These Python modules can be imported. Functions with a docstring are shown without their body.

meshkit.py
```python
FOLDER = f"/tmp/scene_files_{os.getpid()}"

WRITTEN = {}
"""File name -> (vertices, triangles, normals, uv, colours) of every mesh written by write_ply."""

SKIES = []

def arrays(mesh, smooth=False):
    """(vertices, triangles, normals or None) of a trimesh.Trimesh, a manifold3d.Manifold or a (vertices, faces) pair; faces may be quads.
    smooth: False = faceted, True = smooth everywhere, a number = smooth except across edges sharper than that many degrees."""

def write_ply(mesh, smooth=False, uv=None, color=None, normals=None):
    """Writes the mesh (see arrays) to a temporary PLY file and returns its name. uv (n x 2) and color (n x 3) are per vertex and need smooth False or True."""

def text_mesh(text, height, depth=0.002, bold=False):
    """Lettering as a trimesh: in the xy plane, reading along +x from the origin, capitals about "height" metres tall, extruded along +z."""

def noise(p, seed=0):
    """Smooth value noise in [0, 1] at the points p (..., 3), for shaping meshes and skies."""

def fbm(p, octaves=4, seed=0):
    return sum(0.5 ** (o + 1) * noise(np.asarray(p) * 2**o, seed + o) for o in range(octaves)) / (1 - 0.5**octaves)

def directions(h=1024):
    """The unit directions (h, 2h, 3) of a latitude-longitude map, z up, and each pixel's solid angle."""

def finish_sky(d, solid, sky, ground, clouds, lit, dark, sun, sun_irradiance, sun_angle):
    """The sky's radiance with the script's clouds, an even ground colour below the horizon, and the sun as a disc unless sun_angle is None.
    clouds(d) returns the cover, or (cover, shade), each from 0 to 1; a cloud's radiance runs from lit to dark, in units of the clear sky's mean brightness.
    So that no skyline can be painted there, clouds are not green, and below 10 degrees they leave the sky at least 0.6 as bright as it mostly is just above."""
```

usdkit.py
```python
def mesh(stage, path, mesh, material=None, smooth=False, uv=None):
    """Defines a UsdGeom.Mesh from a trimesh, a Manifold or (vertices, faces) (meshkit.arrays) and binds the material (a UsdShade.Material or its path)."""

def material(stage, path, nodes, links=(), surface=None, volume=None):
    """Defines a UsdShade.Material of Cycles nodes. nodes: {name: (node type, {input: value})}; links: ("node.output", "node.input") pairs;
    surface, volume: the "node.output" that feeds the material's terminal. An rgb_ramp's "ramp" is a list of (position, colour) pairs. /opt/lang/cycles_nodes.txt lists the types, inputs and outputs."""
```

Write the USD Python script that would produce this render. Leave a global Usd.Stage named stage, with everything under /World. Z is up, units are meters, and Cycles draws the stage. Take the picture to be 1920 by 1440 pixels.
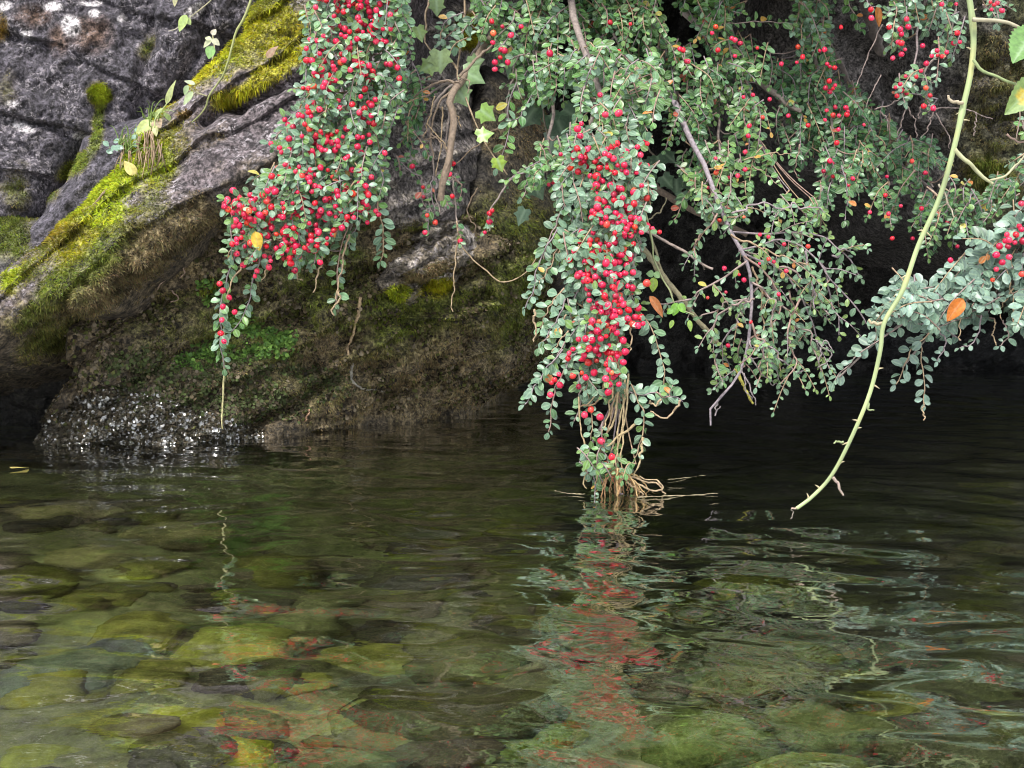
import math, numpy as np, trimesh, usdkit, meshkit
from pxr import Usd, UsdGeom, UsdLux, UsdShade, Gf, Sdf, Vt
from shapely.geometry import Polygon, Point
from shapely import contains_xy, distance, points as shp_points
from scipy.spatial import cKDTree

stage = Usd.Stage.CreateInMemory()
UsdGeom.SetStageUpAxis(stage, 'Z')
UsdGeom.SetStageMetersPerUnit(stage, 1.0)
world = UsdGeom.Xform.Define(stage, '/World')
stage.SetDefaultPrim(world.GetPrim())
UsdGeom.Scope.Define(stage, '/World/Looks')
rng = np.random.default_rng(7)

# ------------------------------------------------------------------ camera
FPX, CAMH = 2600.0, 0.2743                       # focal length in pixels of a 1920 wide picture; height over the water
PITCH = math.atan(200.0 / FPX)
cam = UsdGeom.Camera.Define(stage, '/World/camera')
cam.CreateHorizontalApertureAttr(36.0)
cam.CreateVerticalApertureAttr(27.0)
cam.CreateFocalLengthAttr(FPX / 1920 * 36)
cam.CreateClippingRangeAttr(Gf.Vec2f(0.02, 500))
cam.AddTranslateOp().Set(Gf.Vec3d(0, 0, CAMH))
cam.AddRotateXOp().Set(90 - math.degrees(PITCH))
cam.CreateExposureAttr(1.7)

# ------------------------------------------------------------------ sky and sun (bright overcast)
SUN_EL, SUN_AZ = math.radians(56), math.radians(200)      # azimuth = atan2(x, y): behind the camera, a little to the left
sun_dir = np.array([math.sin(SUN_AZ) * math.cos(SUN_EL), math.cos(SUN_AZ) * math.cos(SUN_EL), math.sin(SUN_EL)])
sky_mat = usdkit.material(stage, '/World/Looks/sky_look', {
    'sky': ('sky_texture', {'sky_type': 'single_scattering', 'sun_disc': False, 'sun_elevation': SUN_EL, 'sun_rotation': SUN_AZ}),
    'tc': ('texture_coordinate', {}),
    'n': ('noise_texture', {'scale': 2.2, 'detail': 5.0}),
    'r': ('rgb_ramp', {'ramp': [(0.35, (3.4, 3.45, 3.6)), (0.65, (6.2, 6.2, 6.2))]}),
    'mx': ('mix_color', {'fac': 0.8, 'use_clamp': False}),
    'bg': ('background_shader', {'strength': 0.12})},
    [('tc.generated', 'n.vector'), ('n.fac', 'r.fac'), ('sky.color', 'mx.a'), ('r.color', 'mx.b'), ('mx.result', 'bg.color')], surface='bg.background')
dome = UsdLux.DomeLight.Define(stage, '/World/sky')
UsdShade.MaterialBindingAPI.Apply(dome.GetPrim()).Bind(sky_mat)
dome.GetPrim().SetCustomDataByKey('kind', 'structure')
sun = UsdLux.DistantLight.Define(stage, '/World/sun')
sun.CreateIntensityAttr(0.40)
sun.CreateAngleAttr(12.0)
sun.CreateNormalizeAttr(True) if hasattr(sun, 'CreateNormalizeAttr') else None
sun.CreateColorAttr(Gf.Vec3f(1.0, 0.96, 0.90))
zq = Gf.Rotation(Gf.Vec3d(0, 0, 1), Gf.Vec3d(*sun_dir))
sun.AddOrientOp().Set(Gf.Quatf(zq.GetQuat()))

# ------------------------------------------------------------------ helpers
_sp, _cp = math.sin(PITCH), math.cos(PITCH)


def W(px, py, Y):
    """The point at depth Y (metres in front of the camera, along the ground) seen at a place of the photograph."""
    px, py, Y = np.asarray(px, float), np.asarray(py, float), np.asarray(Y, float)
    a, b = (px - 960) / FPX, -(py - 720) / FPX
    dy, dz = b * _sp + _cp, b * _cp - _sp
    t = Y / dy
    return np.stack(np.broadcast_arrays(a * t, Y, CAMH + dz * t), -1)


def PX(p):
    """Where a point appears in the photograph."""
    p = np.asarray(p, float)
    d = p - [0, 0, CAMH]
    fz = d[..., 1] * _cp - d[..., 2] * _sp
    return 960 + FPX * d[..., 0] / fz, 720 - FPX * (d[..., 1] * _sp + d[..., 2] * _cp) / fz


def YW(py):
    """Depth at which the water is seen at picture height py."""
    return CAMH / np.tan(np.arctan((np.asarray(py, float) - 720) / FPX) + PITCH)


def bed(px, py, z):
    """Point at height z under the (flat) water that is seen, refracted, at a place of the photograph."""
    p = W(px, py, YW(py)); d = p - [0, 0, CAMH]; d = d / np.linalg.norm(d)
    h = np.hypot(d[0], d[1]) / 1.33
    v = math.sqrt(1 - h * h)
    u = d[:2] / np.hypot(d[0], d[1])
    k = -z / v
    return np.array([p[0] + u[0] * h * k, p[1] + u[1] * h * k, z])


def norm(v):
    return v / np.maximum(np.linalg.norm(v, axis=-1, keepdims=True), 1e-9)


def smooth(pts, n=40):
    """Catmull-Rom through the points, n points evenly spread."""
    p = np.asarray(pts, float)
    if len(p) < 3:
        t = np.linspace(0, 1, n)[:, None]
        return p[0] * (1 - t) + p[-1] * t
    q = np.vstack([2 * p[0] - p[1], p, 2 * p[-1] - p[-2]])
    out = []
    for i in range(len(p) - 1):
        t = np.linspace(0, 1, 14, endpoint=False)[:, None]
        a, b, c, d = q[i], q[i + 1], q[i + 2], q[i + 3]
        out.append(.5 * (2 * b + (c - a) * t + (2 * a - 5 * b + 4 * c - d) * t ** 2 + (3 * b - a - 3 * c + d) * t ** 3))
    c = np.vstack(out + [p[-1:]])
    s = np.r_[0, np.cumsum(np.linalg.norm(np.diff(c, axis=0), axis=1))]
    u = np.linspace(0, s[-1], n)
    return np.stack([np.interp(u, s, c[:, k]) for k in range(3)], 1)


def pxpath(pts, Y, n=40, wob=0.0):
    """Path through picture points; Y is one depth or a (start, end) pair, or the points carry their own depth."""
    pts = np.asarray(pts, float)
    if pts.shape[1] == 3:
        w = W(pts[:, 0], pts[:, 1], pts[:, 2])
    else:
        Y = np.linspace(Y[0], Y[1], len(pts)) if np.ndim(Y) else np.full(len(pts), Y)
        w = W(pts[:, 0], pts[:, 1], Y)
    c = smooth(w, n)
    if wob:
        c = c + (np.stack([meshkit.noise(np.stack([np.arange(n) * .35 + 17 * k, np.full(n, pts[0, 0]), np.full(n, pts[0, 1])], 1)) for k in range(3)], 1) - .5) * wob * np.minimum(1, np.arange(n) / 4)[:, None]
    return c


class Mb:
    """Collects vertices, triangles, st and tint."""
    def __init__(s):
        s.v, s.f, s.st, s.t, s.n = [], [], [], [], 0

    def add(s, v, f, st=None, tint=(1, 1, 1)):
        v = np.asarray(v, float).reshape(-1, 3); f = np.asarray(f, int).reshape(-1, 3)
        s.v.append(v); s.f.append(f + s.n)
        s.st.append(np.zeros((len(v), 2)) if st is None else np.asarray(st, float).reshape(-1, 2))
        s.t.append(np.broadcast_to(np.asarray(tint, float), (len(v), 3)))
        s.n += len(v)
        return s

    def arr(s):
        return np.vstack(s.v), np.vstack(s.f), np.vstack(s.st), np.vstack(s.t)


def put(path, v, f, mat, st=None, tint=None, smooth_n=True, extra=None):
    m = UsdGeom.Mesh.Define(stage, path)
    v = np.asarray(v, np.float32); f = np.asarray(f, np.int32)
    m.CreatePointsAttr(Vt.Vec3fArray.FromNumpy(np.ascontiguousarray(v)))
    m.CreateFaceVertexCountsAttr(Vt.IntArray.FromNumpy(np.full(len(f), 3, np.int32)))
    m.CreateFaceVertexIndicesAttr(Vt.IntArray.FromNumpy(np.ascontiguousarray(f.ravel())))
    m.CreateSubdivisionSchemeAttr('none')
    if smooth_n:
        fn = np.cross(v[f[:, 1]] - v[f[:, 0]], v[f[:, 2]] - v[f[:, 0]])
        n = np.zeros_like(v)
        for k in range(3):
            for j in range(3):
                n[:, j] += np.bincount(f[:, k], fn[:, j], len(v))
        l = np.linalg.norm(n, axis=1, keepdims=True)
        n = np.where(l > 0, n / np.maximum(l, 1e-30), [0, 0, 1]).astype(np.float32)
        m.CreateNormalsAttr(Vt.Vec3fArray.FromNumpy(np.ascontiguousarray(n)))
        m.SetNormalsInterpolation('vertex')
    pv = UsdGeom.PrimvarsAPI(m)
    if st is not None:
        pv.CreatePrimvar('st', Sdf.ValueTypeNames.TexCoord2fArray, 'vertex').Set(Vt.Vec2fArray.FromNumpy(np.ascontiguousarray(st, np.float32)))
    if tint is not None:
        pv.CreatePrimvar('tint', Sdf.ValueTypeNames.Color3fArray, 'vertex').Set(Vt.Vec3fArray.FromNumpy(np.ascontiguousarray(tint, np.float32)))
    if extra is not None:
        pv.CreatePrimvar('cover', Sdf.ValueTypeNames.Color3fArray, 'vertex').Set(Vt.Vec3fArray.FromNumpy(np.ascontiguousarray(extra, np.float32)))
    UsdShade.MaterialBindingAPI.Apply(m.GetPrim()).Bind(UsdShade.Material.Get(stage, '/World/Looks/' + mat))
    return m.GetPrim()


used = {}


def fresh(parent, name):
    k = (parent, name)
    i = used.get(k, 0); used[k] = i + 1
    return f'{parent}/{name}' + (f'_{i:03d}' if i else '')


def tag(p, label=None, cat=None, group=None, kind=None):
    for k, v in (('label', label), ('category', cat), ('group', group), ('kind', kind)):
        if v:
            p.SetCustomDataByKey(k, v)
    return p


def thing(name, label, cat, group=None, kind=None, loc=None):
    p = UsdGeom.Xform.Define(stage, fresh('/World', name))
    return tag(p.GetPrim(), label, cat, group, kind)


def part(parent, name, mb, mat, kind=None, label=None, smooth_n=True, extra=None):
    v, f, st, t = mb.arr() if isinstance(mb, Mb) else mb
    par = '/World' if parent is None else str(parent.GetPath())
    p = put(fresh(par, name), v, f, mat, st, t, smooth_n, extra)
    return tag(p, label, kind=kind)


def tube_arr(paths, r0, r1, k=5, tip=True):
    """paths (n, m, 3), radii per path -> vertices, faces of tapered tubes."""
    P = np.asarray(paths, float)
    if P.ndim == 2:
        P = P[None]
    n, m = P.shape[:2]
    r0 = np.broadcast_to(r0, (n,)); r1 = np.broadcast_to(r1, (n,))
    T = norm(np.gradient(P, axis=1))
    ref = np.where(np.abs(T[..., 1:2]) > .9, [1.0, 0, 0], [0, 1.0, 0])
    A = norm(np.cross(T, ref)); B = np.cross(T, A)
    th = np.arange(k) / k * 2 * np.pi
    R = (r0[:, None] * (1 - np.linspace(0, 1, m)) + r1[:, None] * np.linspace(0, 1, m))[..., None, None]
    V = P[:, :, None] + R * (A[:, :, None] * np.cos(th)[:, None] + B[:, :, None] * np.sin(th)[:, None])
    i, j = np.meshgrid(np.arange(m - 1), np.arange(k), indexing='ij')
    a, b = i * k + j, i * k + (j + 1) % k
    F = np.concatenate([np.stack([a, b, b + k], -1), np.stack([a, b + k, a + k], -1)]).reshape(-1, 3)
    cap = np.array([[(m - 1) * k, (m - 1) * k + q, (m - 1) * k + q + 1] for q in range(1, k - 1)] + [[0, q + 1, q] for q in range(1, k - 1)])
    F = np.vstack([F, cap])
    return V.reshape(-1, 3), (F[None] + (np.arange(n) * m * k)[:, None, None]).reshape(-1, 3), m * k


def tube(mb, path, r0, r1=None, k=6, tint=(1, 1, 1), bumpy=0.0):
    path = np.asarray(path, float)
    if bumpy:
        path = path + rng.normal(0, bumpy, path.shape)
    v, f, _ = tube_arr(path, r0, r0 * .6 if r1 is None else r1, k)
    if bumpy:
        v = v + rng.normal(0, bumpy, v.shape)
    return mb.add(v, f, None, tint)


def inside(poly, px, py):
    return contains_xy(Polygon(poly).buffer(0), px, py)


# ------------------------------------------------------------------ materials
def attr(name='tint'):
    return ('attribute', {'attribute': name})


def M(name, nodes, links, surface, volume=None):
    return usdkit.material(stage, '/World/Looks/' + name, nodes, links, surface=surface, volume=volume)


def leaf_material(name, rough=0.42, vein=0.55, edge=0.35, trans=0.18, under=(0.30, 0.34, 0.28), undermix=0.6):
    M(name, {
        'a': attr(), 'g': ('geometry', {}), 'tc': ('texture_coordinate', {}),
        'sx': ('separate_xyz', {}),
        'mid': ('map_range', {'from_min': 0.0, 'from_max': 0.28, 'to_min': vein, 'to_max': 0.0, 'clamp': True}),
        'mar': ('map_range', {'from_min': 0.62, 'from_max': 1.0, 'to_min': 0.0, 'to_max': edge, 'clamp': True}),
        'add': ('math', {'math_type': 'add', 'use_clamp': True}),
        'pale': ('mix_color', {'blend_type': 'mix', 'b': (0.33, 0.46, 0.29)}),
        'n': ('noise_texture', {'scale': 260.0, 'detail': 2.0}),
        'nr': ('map_range', {'from_min': 0.3, 'from_max': 0.7, 'to_min': 0.72, 'to_max': 1.25, 'clamp': True}),
        'hs': ('hsv', {}),
        'und': ('mix_color', {'b': under}), 'bf': ('math', {'math_type': 'multiply', 'value2': undermix}),
        'p': ('principled_bsdf', {'roughness': rough, 'specular_ior_level': 0.5}),
        't': ('translucent_bsdf', {}), 'tr': ('mix_closure', {'fac': trans})},
      [('tc.UV', 'sx.vector'), ('sx.x', 'mid.value'), ('sx.x', 'mar.value'), ('mid.result', 'add.value1'), ('mar.result', 'add.value2'),
       ('g.position', 'n.vector'), ('n.fac', 'nr.value'), ('a.color', 'hs.color'), ('nr.result', 'hs.value'),
       ('hs.color', 'pale.a'), ('add.value', 'pale.fac'), ('pale.result', 'und.a'), ('g.backfacing', 'bf.value1'), ('bf.value', 'und.fac'),
       ('und.result', 'p.base_color'), ('a.color', 't.color'), ('p.BSDF', 'tr.closure1'), ('t.BSDF', 'tr.closure2')], 'tr.closure')


leaf_material('leaf', 0.38, 0.50, 0.36, 0.18, (0.20, 0.29, 0.19), 0.45)
leaf_material('ivy_leaf', 0.38, 0.45, 0.10, 0.20, (0.16, 0.20, 0.10), 0.4)
leaf_material('broad_leaf', 0.5, 0.35, 0.0, 0.28, (0.24, 0.28, 0.14), 0.4)
leaf_material('dead_leaf', 0.6, 0.20, 0.0, 0.25, (0.30, 0.18, 0.08), 0.3)

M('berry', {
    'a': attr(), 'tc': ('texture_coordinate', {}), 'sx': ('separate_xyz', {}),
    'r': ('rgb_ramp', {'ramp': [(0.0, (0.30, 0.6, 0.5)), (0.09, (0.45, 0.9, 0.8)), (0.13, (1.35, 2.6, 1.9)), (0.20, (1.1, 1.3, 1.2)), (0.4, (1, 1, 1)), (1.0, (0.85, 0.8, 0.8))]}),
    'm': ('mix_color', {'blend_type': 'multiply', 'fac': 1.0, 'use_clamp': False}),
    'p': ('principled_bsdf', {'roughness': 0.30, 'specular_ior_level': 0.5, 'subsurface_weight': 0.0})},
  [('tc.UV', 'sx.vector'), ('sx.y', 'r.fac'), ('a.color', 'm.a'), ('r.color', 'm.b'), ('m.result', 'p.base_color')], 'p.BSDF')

M('bark', {
    'a': attr(), 'g': ('geometry', {}), 'n': ('noise_texture', {'scale': 220.0, 'detail': 4.0, 'roughness': 0.65}),
    'r': ('map_range', {'from_min': 0.3, 'from_max': 0.7, 'to_min': 0.55, 'to_max': 1.35, 'clamp': True}), 'hs': ('hsv', {}),
    'b': ('bump', {'strength': 0.7, 'distance': 0.0012}), 'p': ('principled_bsdf', {'roughness': 0.75})},
  [('g.position', 'n.vector'), ('n.fac', 'r.value'), ('a.color', 'hs.color'), ('r.result', 'hs.value'), ('hs.color', 'p.base_color'), ('n.fac', 'b.height'), ('b.normal', 'p.normal')], 'p.BSDF')

M('cane', {
    'a': attr(), 'g': ('geometry', {}), 'mp': ('mapping', {'scale': (60, 60, 9)}), 'n': ('noise_texture', {'scale': 1.0, 'detail': 4.0, 'roughness': 0.6}),
    'r': ('map_range', {'from_min': 0.3, 'from_max': 0.7, 'to_min': 0.7, 'to_max': 1.2, 'clamp': True}), 'hs': ('hsv', {}),
    'b': ('bump', {'strength': 0.35, 'distance': 0.001}), 'p': ('principled_bsdf', {'roughness': 0.5})},
  [('g.position', 'mp.vector'), ('mp.vector', 'n.vector'), ('n.fac', 'r.value'), ('a.color', 'hs.color'), ('r.result', 'hs.value'), ('hs.color', 'p.base_color'), ('n.fac', 'b.height'), ('b.normal', 'p.normal')], 'p.BSDF')

M('blade', {'a': attr(), 'p': ('principled_bsdf', {'roughness': 0.7, 'specular_ior_level': 0.25}), 't': ('translucent_bsdf', {}), 'm': ('mix_closure', {'fac': 0.25})},
  [('a.color', 'p.base_color'), ('a.color', 't.color'), ('p.BSDF', 'm.closure1'), ('t.BSDF', 'm.closure2')], 'm.closure')
M('wet_plate', {'a': attr(), 'p': ('principled_bsdf', {'roughness': 0.3, 'specular_ior_level': 0.3, 'coat_weight': 1.0, 'coat_ior': 2.7, 'coat_roughness': 0.20})}, [('a.color', 'p.base_color')], 'p.BSDF')

# rock: tint carries the stone's own colour, cover = (lichen, wet, moss)
M('rock', {
    'a': attr(), 'c': attr('cover'), 'sc': ('separate_color', {'color_type': 'rgb'}), 'g': ('geometry', {}),
    'n1': ('noise_texture', {'scale': 70.0, 'detail': 6.0, 'roughness': 0.7}),
    'n2': ('noise_texture', {'scale': 190.0, 'detail': 3.0, 'roughness': 0.7}),
    'n3': ('noise_texture', {'scale': 14.0, 'detail': 4.0, 'roughness': 0.6}),
    'r1': ('map_range', {'from_min': 0.36, 'from_max': 0.64, 'to_min': 0.12, 'to_max': 2.1, 'clamp': True}),
    'r2': ('map_range', {'from_min': 0.38, 'from_max': 0.62, 'to_min': 0.30, 'to_max': 1.75, 'clamp': True}),
    'vm': ('math', {'math_type': 'multiply'}),
    'hs': ('hsv', {}),
    # lichen specks
    's1': ('noise_texture', {'scale': 120.0, 'detail': 5.0, 'roughness': 0.8}),
    's2': ('map_range', {'from_min': 0.54, 'from_max': 0.575, 'to_min': 0.0, 'to_max': 1.0, 'clamp': True}),
    's3': ('map_range', {'from_min': 0.44, 'from_max': 0.55, 'to_min': 0.0, 'to_max': 1.0, 'clamp': True}),
    'sm': ('math', {'math_type': 'multiply'}), 'sl': ('math', {'math_type': 'multiply'}),
    'li': ('mix_color', {'b': (0.50, 0.45, 0.48)}),
    'rg': ('map_range', {'from_min': 0.0, 'from_max': 1.0, 'to_min': 0.82, 'to_max': 0.22, 'clamp': True}),
    'ad': ('math', {'math_type': 'multiply_add', 'value2': 0.35}),
    'b1': ('bump', {'strength': 1.0, 'distance': 0.010}), 'b2': ('bump', {'strength': 0.8, 'distance': 0.0022}),
    'p': ('principled_bsdf', {'specular_ior_level': 0.4})},
  [('c.color', 'sc.color'), ('g.position', 'n1.vector'), ('g.position', 'n2.vector'), ('g.position', 'n3.vector'), ('g.position', 's1.vector'),
   ('n1.fac', 'r1.value'), ('n2.fac', 'r2.value'), ('r1.result', 'vm.value1'), ('r2.result', 'vm.value2'), ('a.color', 'hs.color'), ('vm.value', 'hs.value'),
   ('s1.fac', 's2.value'), ('n3.fac', 's3.value'), ('s2.result', 'sm.value1'), ('s3.result', 'sm.value2'), ('sm.value', 'sl.value1'), ('sc.r', 'sl.value2'),
   ('hs.color', 'li.a'), ('sl.value', 'li.fac'), ('li.result', 'p.base_color'), ('sc.g', 'rg.value'), ('rg.result', 'p.roughness'),
   ('n1.fac', 'b1.height'), ('n2.fac', 'b2.height'), ('b1.normal', 'b2.normal'), ('b2.normal', 'p.normal')], 'p.BSDF')

M('bed_stone', {
    'a': attr(), 'g': ('geometry', {}),
    'n1': ('noise_texture', {'scale': 22.0, 'detail': 6.0, 'roughness': 0.7}), 'n2': ('noise_texture', {'scale': 160.0, 'detail': 3.0}),
    'r1': ('map_range', {'from_min': 0.3, 'from_max': 0.7, 'to_min': 0.45, 'to_max': 1.5, 'clamp': True}), 'hs': ('hsv', {}),
    'b': ('bump', {'strength': 0.6, 'distance': 0.006}), 'p': ('principled_bsdf', {'roughness': 0.8, 'specular_ior_level': 0.1})},
  [('g.position', 'n1.vector'), ('g.position', 'n2.vector'), ('n1.fac', 'r1.value'), ('a.color', 'hs.color'), ('r1.result', 'hs.value'), ('hs.color', 'p.base_color'), ('n2.fac', 'b.height'), ('b.normal', 'p.normal')], 'p.BSDF')

M('water_look', {
    'g': ('geometry', {}), 'mp': ('mapping', {'scale': (26, 40, 26)}), 'n': ('noise_texture', {'scale': 1.0, 'detail': 3.0, 'roughness': 0.55}),
    'b': ('bump', {'strength': 0.25, 'distance': 0.0010}),
    'fr': ('fresnel', {'IOR': 1.42}), 'fm': ('math', {'math_type': 'multiply_add', 'value2': 1.25, 'value3': 0.05, 'use_clamp': True}),
    'rf': ('refraction_bsdf', {'IOR': 1.333, 'roughness': 0.0, 'color': (0.97, 1.0, 0.97)}), 'gs': ('glossy_bsdf', {'roughness': 0.0, 'color': (1, 1, 1)}),
    'mx': ('mix_closure', {}),
    'v': ('absorption_volume', {'color': (0.66, 0.71, 0.63), 'density': 2.5})},
  [('g.position', 'mp.vector'), ('mp.vector', 'n.vector'), ('n.fac', 'b.height'), ('b.normal', 'rf.normal'), ('b.normal', 'gs.normal'), ('fr.fac', 'fm.value1'), ('fm.value', 'mx.fac'), ('rf.BSDF', 'mx.closure1'), ('gs.BSDF', 'mx.closure2')], 'mx.closure', 'v.volume')

# ------------------------------------------------------------------ rocks
def fit(cps):
    c = np.array(cps, float); w = W(c[:, 0], c[:, 1], c[:, 2])
    A = np.stack([np.ones(len(w)), w[:, 0], w[:, 2]], 1)
    k = np.linalg.lstsq(A, w[:, 1], rcond=None)[0]
    return k, w, w[:, 1] - A @ k


def ev(m, x, z):
    """Plane through the marks plus their smoothly spread residuals."""
    k, w, res = m
    num = den = 0
    for p, r in zip(w, res):
        g = 1 / ((x - p[0]) ** 2 + (z - p[2]) ** 2 + .006)
        num = num + g * r; den = den + g
    return k[0] + k[1] * x + k[2] * z + num / den


ROCKS = {}


def rock(name, outline, Yn, cps, bulge, R, rough, step, label, cat='boulder', steep=7.0, strata=None, cracks=(), sc=1.09):
    Yn = Yn * sc
    cps = [(c[0], c[1], float(YW(c[1])) if c[2] is None else c[2] * sc) for c in cps]
    o = np.array(outline, float); w = W(o[:, 0], o[:, 1], Yn)
    ROCKS[name] = dict(poly=Polygon(w[:, [0, 2]]).buffer(0), k=fit(cps), bulge=bulge, R=R, rough=rough, step=step, label=label, cat=cat, steep=steep, strata=strata, seed=len(ROCKS) * 7 + 3,
                       cracks=[W(np.array(c[0], float)[:, 0], np.array(c[0], float)[:, 1], Yn)[:, [0, 2]].tolist() + [c[1], c[2]] for c in cracks])


def seglen(px, pz, line):
    from shapely.geometry import LineString
    return distance(LineString(line), shp_points(px, pz))


def rock_y(r, x, z):
    if r.get('on'):
        y = rock_y(ROCKS[r['on']], x, z)
        n = np.stack([x, z, np.zeros_like(x)], -1)
        s = np.where(contains_xy(r['poly'], x, z), 1, -1) * distance(r['poly'].exterior, shp_points(x, z)) + (meshkit.fbm(n * 22, 3, 191) - .5) * .05
        t = np.clip(s / .018, 0, 1)
        ang, freq, amp = r['strata']
        u = x * math.cos(ang) + z * math.sin(ang) + (meshkit.fbm(n * 7, 3, 77) - .5) * .06
        return y - .030 * t * t * (3 - 2 * t) + np.where(s < 0, .02 - 2 * s, 0) + t * (amp * ((u * freq) % 1.0 - .5) * (.3 + 1.4 * meshkit.noise(n * 12 + 3, 5)) - .03 * (np.abs(meshkit.fbm(n * 16, 4, 195) - .5) * 2 - .3))
    n = np.stack([x, z * 1.0, np.zeros_like(x)], -1)
    s0 = (meshkit.fbm(n * 9 + r['seed'], 3, r['seed']) - .5) * .06          # ragged outline
    pt = shp_points(x, z)
    ins = contains_xy(r['poly'], x, z)
    d = distance(r['poly'].exterior, pt)
    s = np.where(ins, d, -d) + s0 * min(1, r['R'] / .06)
    t = np.clip(s / r['R'], 0, 1)
    y = ev(r['k'], x, z) + r['bulge'] * (1 - np.sqrt(1 - (1 - t) ** 2)) + np.where(s < 0, -s * r['steep'], 0)
    a = r['rough']
    big = meshkit.fbm(n * 6 + 31, 3, r['seed'] + 1) - .5
    rid = np.abs(meshkit.fbm(n * np.array([10, 10, 1]) + 5, 4, r['seed'] + 2) - .5) * 2
    fine = meshkit.fbm(n * 45, 4, r['seed'] + 3) - .5
    mid = np.abs(meshkit.fbm(n * 24 + 9, 3, r['seed'] + 6) - .5) * 2
    y = y - a * (big * 1.6 + (rid - .3) * .9 + (mid - .3) * .55 + fine * .75)
    if r['strata']:
        ang, freq, amp = r['strata']
        u = x * math.cos(ang) + z * math.sin(ang) + (meshkit.fbm(n * 5, 3, 77) - .5) * .08
        saw = (u * freq) % 1.0
        y = y + amp * (saw - .5) * (0.4 + meshkit.noise(n * 7 + 3, 5))
    for c in r['cracks']:
        wdt, dep = c[-2], c[-1]
        dd = seglen(x + s0 * .3, z + s0 * .3, c[:-2])
        y = y + dep * np.exp(-(dd / wdt) ** 2)
    return y


rock('grey_rock', [(-1900, -900), (620, -900), (520, -100), (430, 20), (330, 110), (250, 200), (215, 300), (150, 300), (95, 250), (75, 320), (35, 400), (-60, 470), (-1900, 500)], 2.40,
     [(0, 0, 2.62), (300, 0, 2.60), (200, 250, 2.54), (0, 350, 2.46)], .10, .10, .042, .0035,
     'dark grey lichen-spotted boulder rising behind the mossy ridge at upper left', strata=(math.radians(70), 8, .022), cracks=[([(215, -40), (222, 60), (212, 130), (205, 200)], .010, .022), ([(325, -20), (322, 60), (290, 110), (255, 190)], .012, .03), ([(-60, 120), (60, 170), (140, 190), (210, 170)], .02, .014), ([(-80, 250), (20, 280), (60, 330)], .015, .015)])
rock('purple_rock', [(95, 240), (160, 205), (230, 190), (262, 230), (215, 320), (150, 380), (60, 480), (-10, 500), (20, 430), (75, 330)], 2.30,
     [(100, 300, 2.44), (200, 230, 2.46), (60, 440, 2.34)], .08, .06, .026, .0035,
     'smooth purple-grey rock wedged between the lichen-spotted boulder and the mossy ridge')
rock('shaded_rock', [(-1900, 440), (0, 405), (45, 420), (40, 520), (-40, 620), (-1900, 700)], 2.26,
     [(0, 430, 2.36), (-200, 500, 2.30), (30, 500, 2.30)], .06, .06, .020, .004, 'shaded mossy rock at the left edge below the purple-grey rock')
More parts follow.
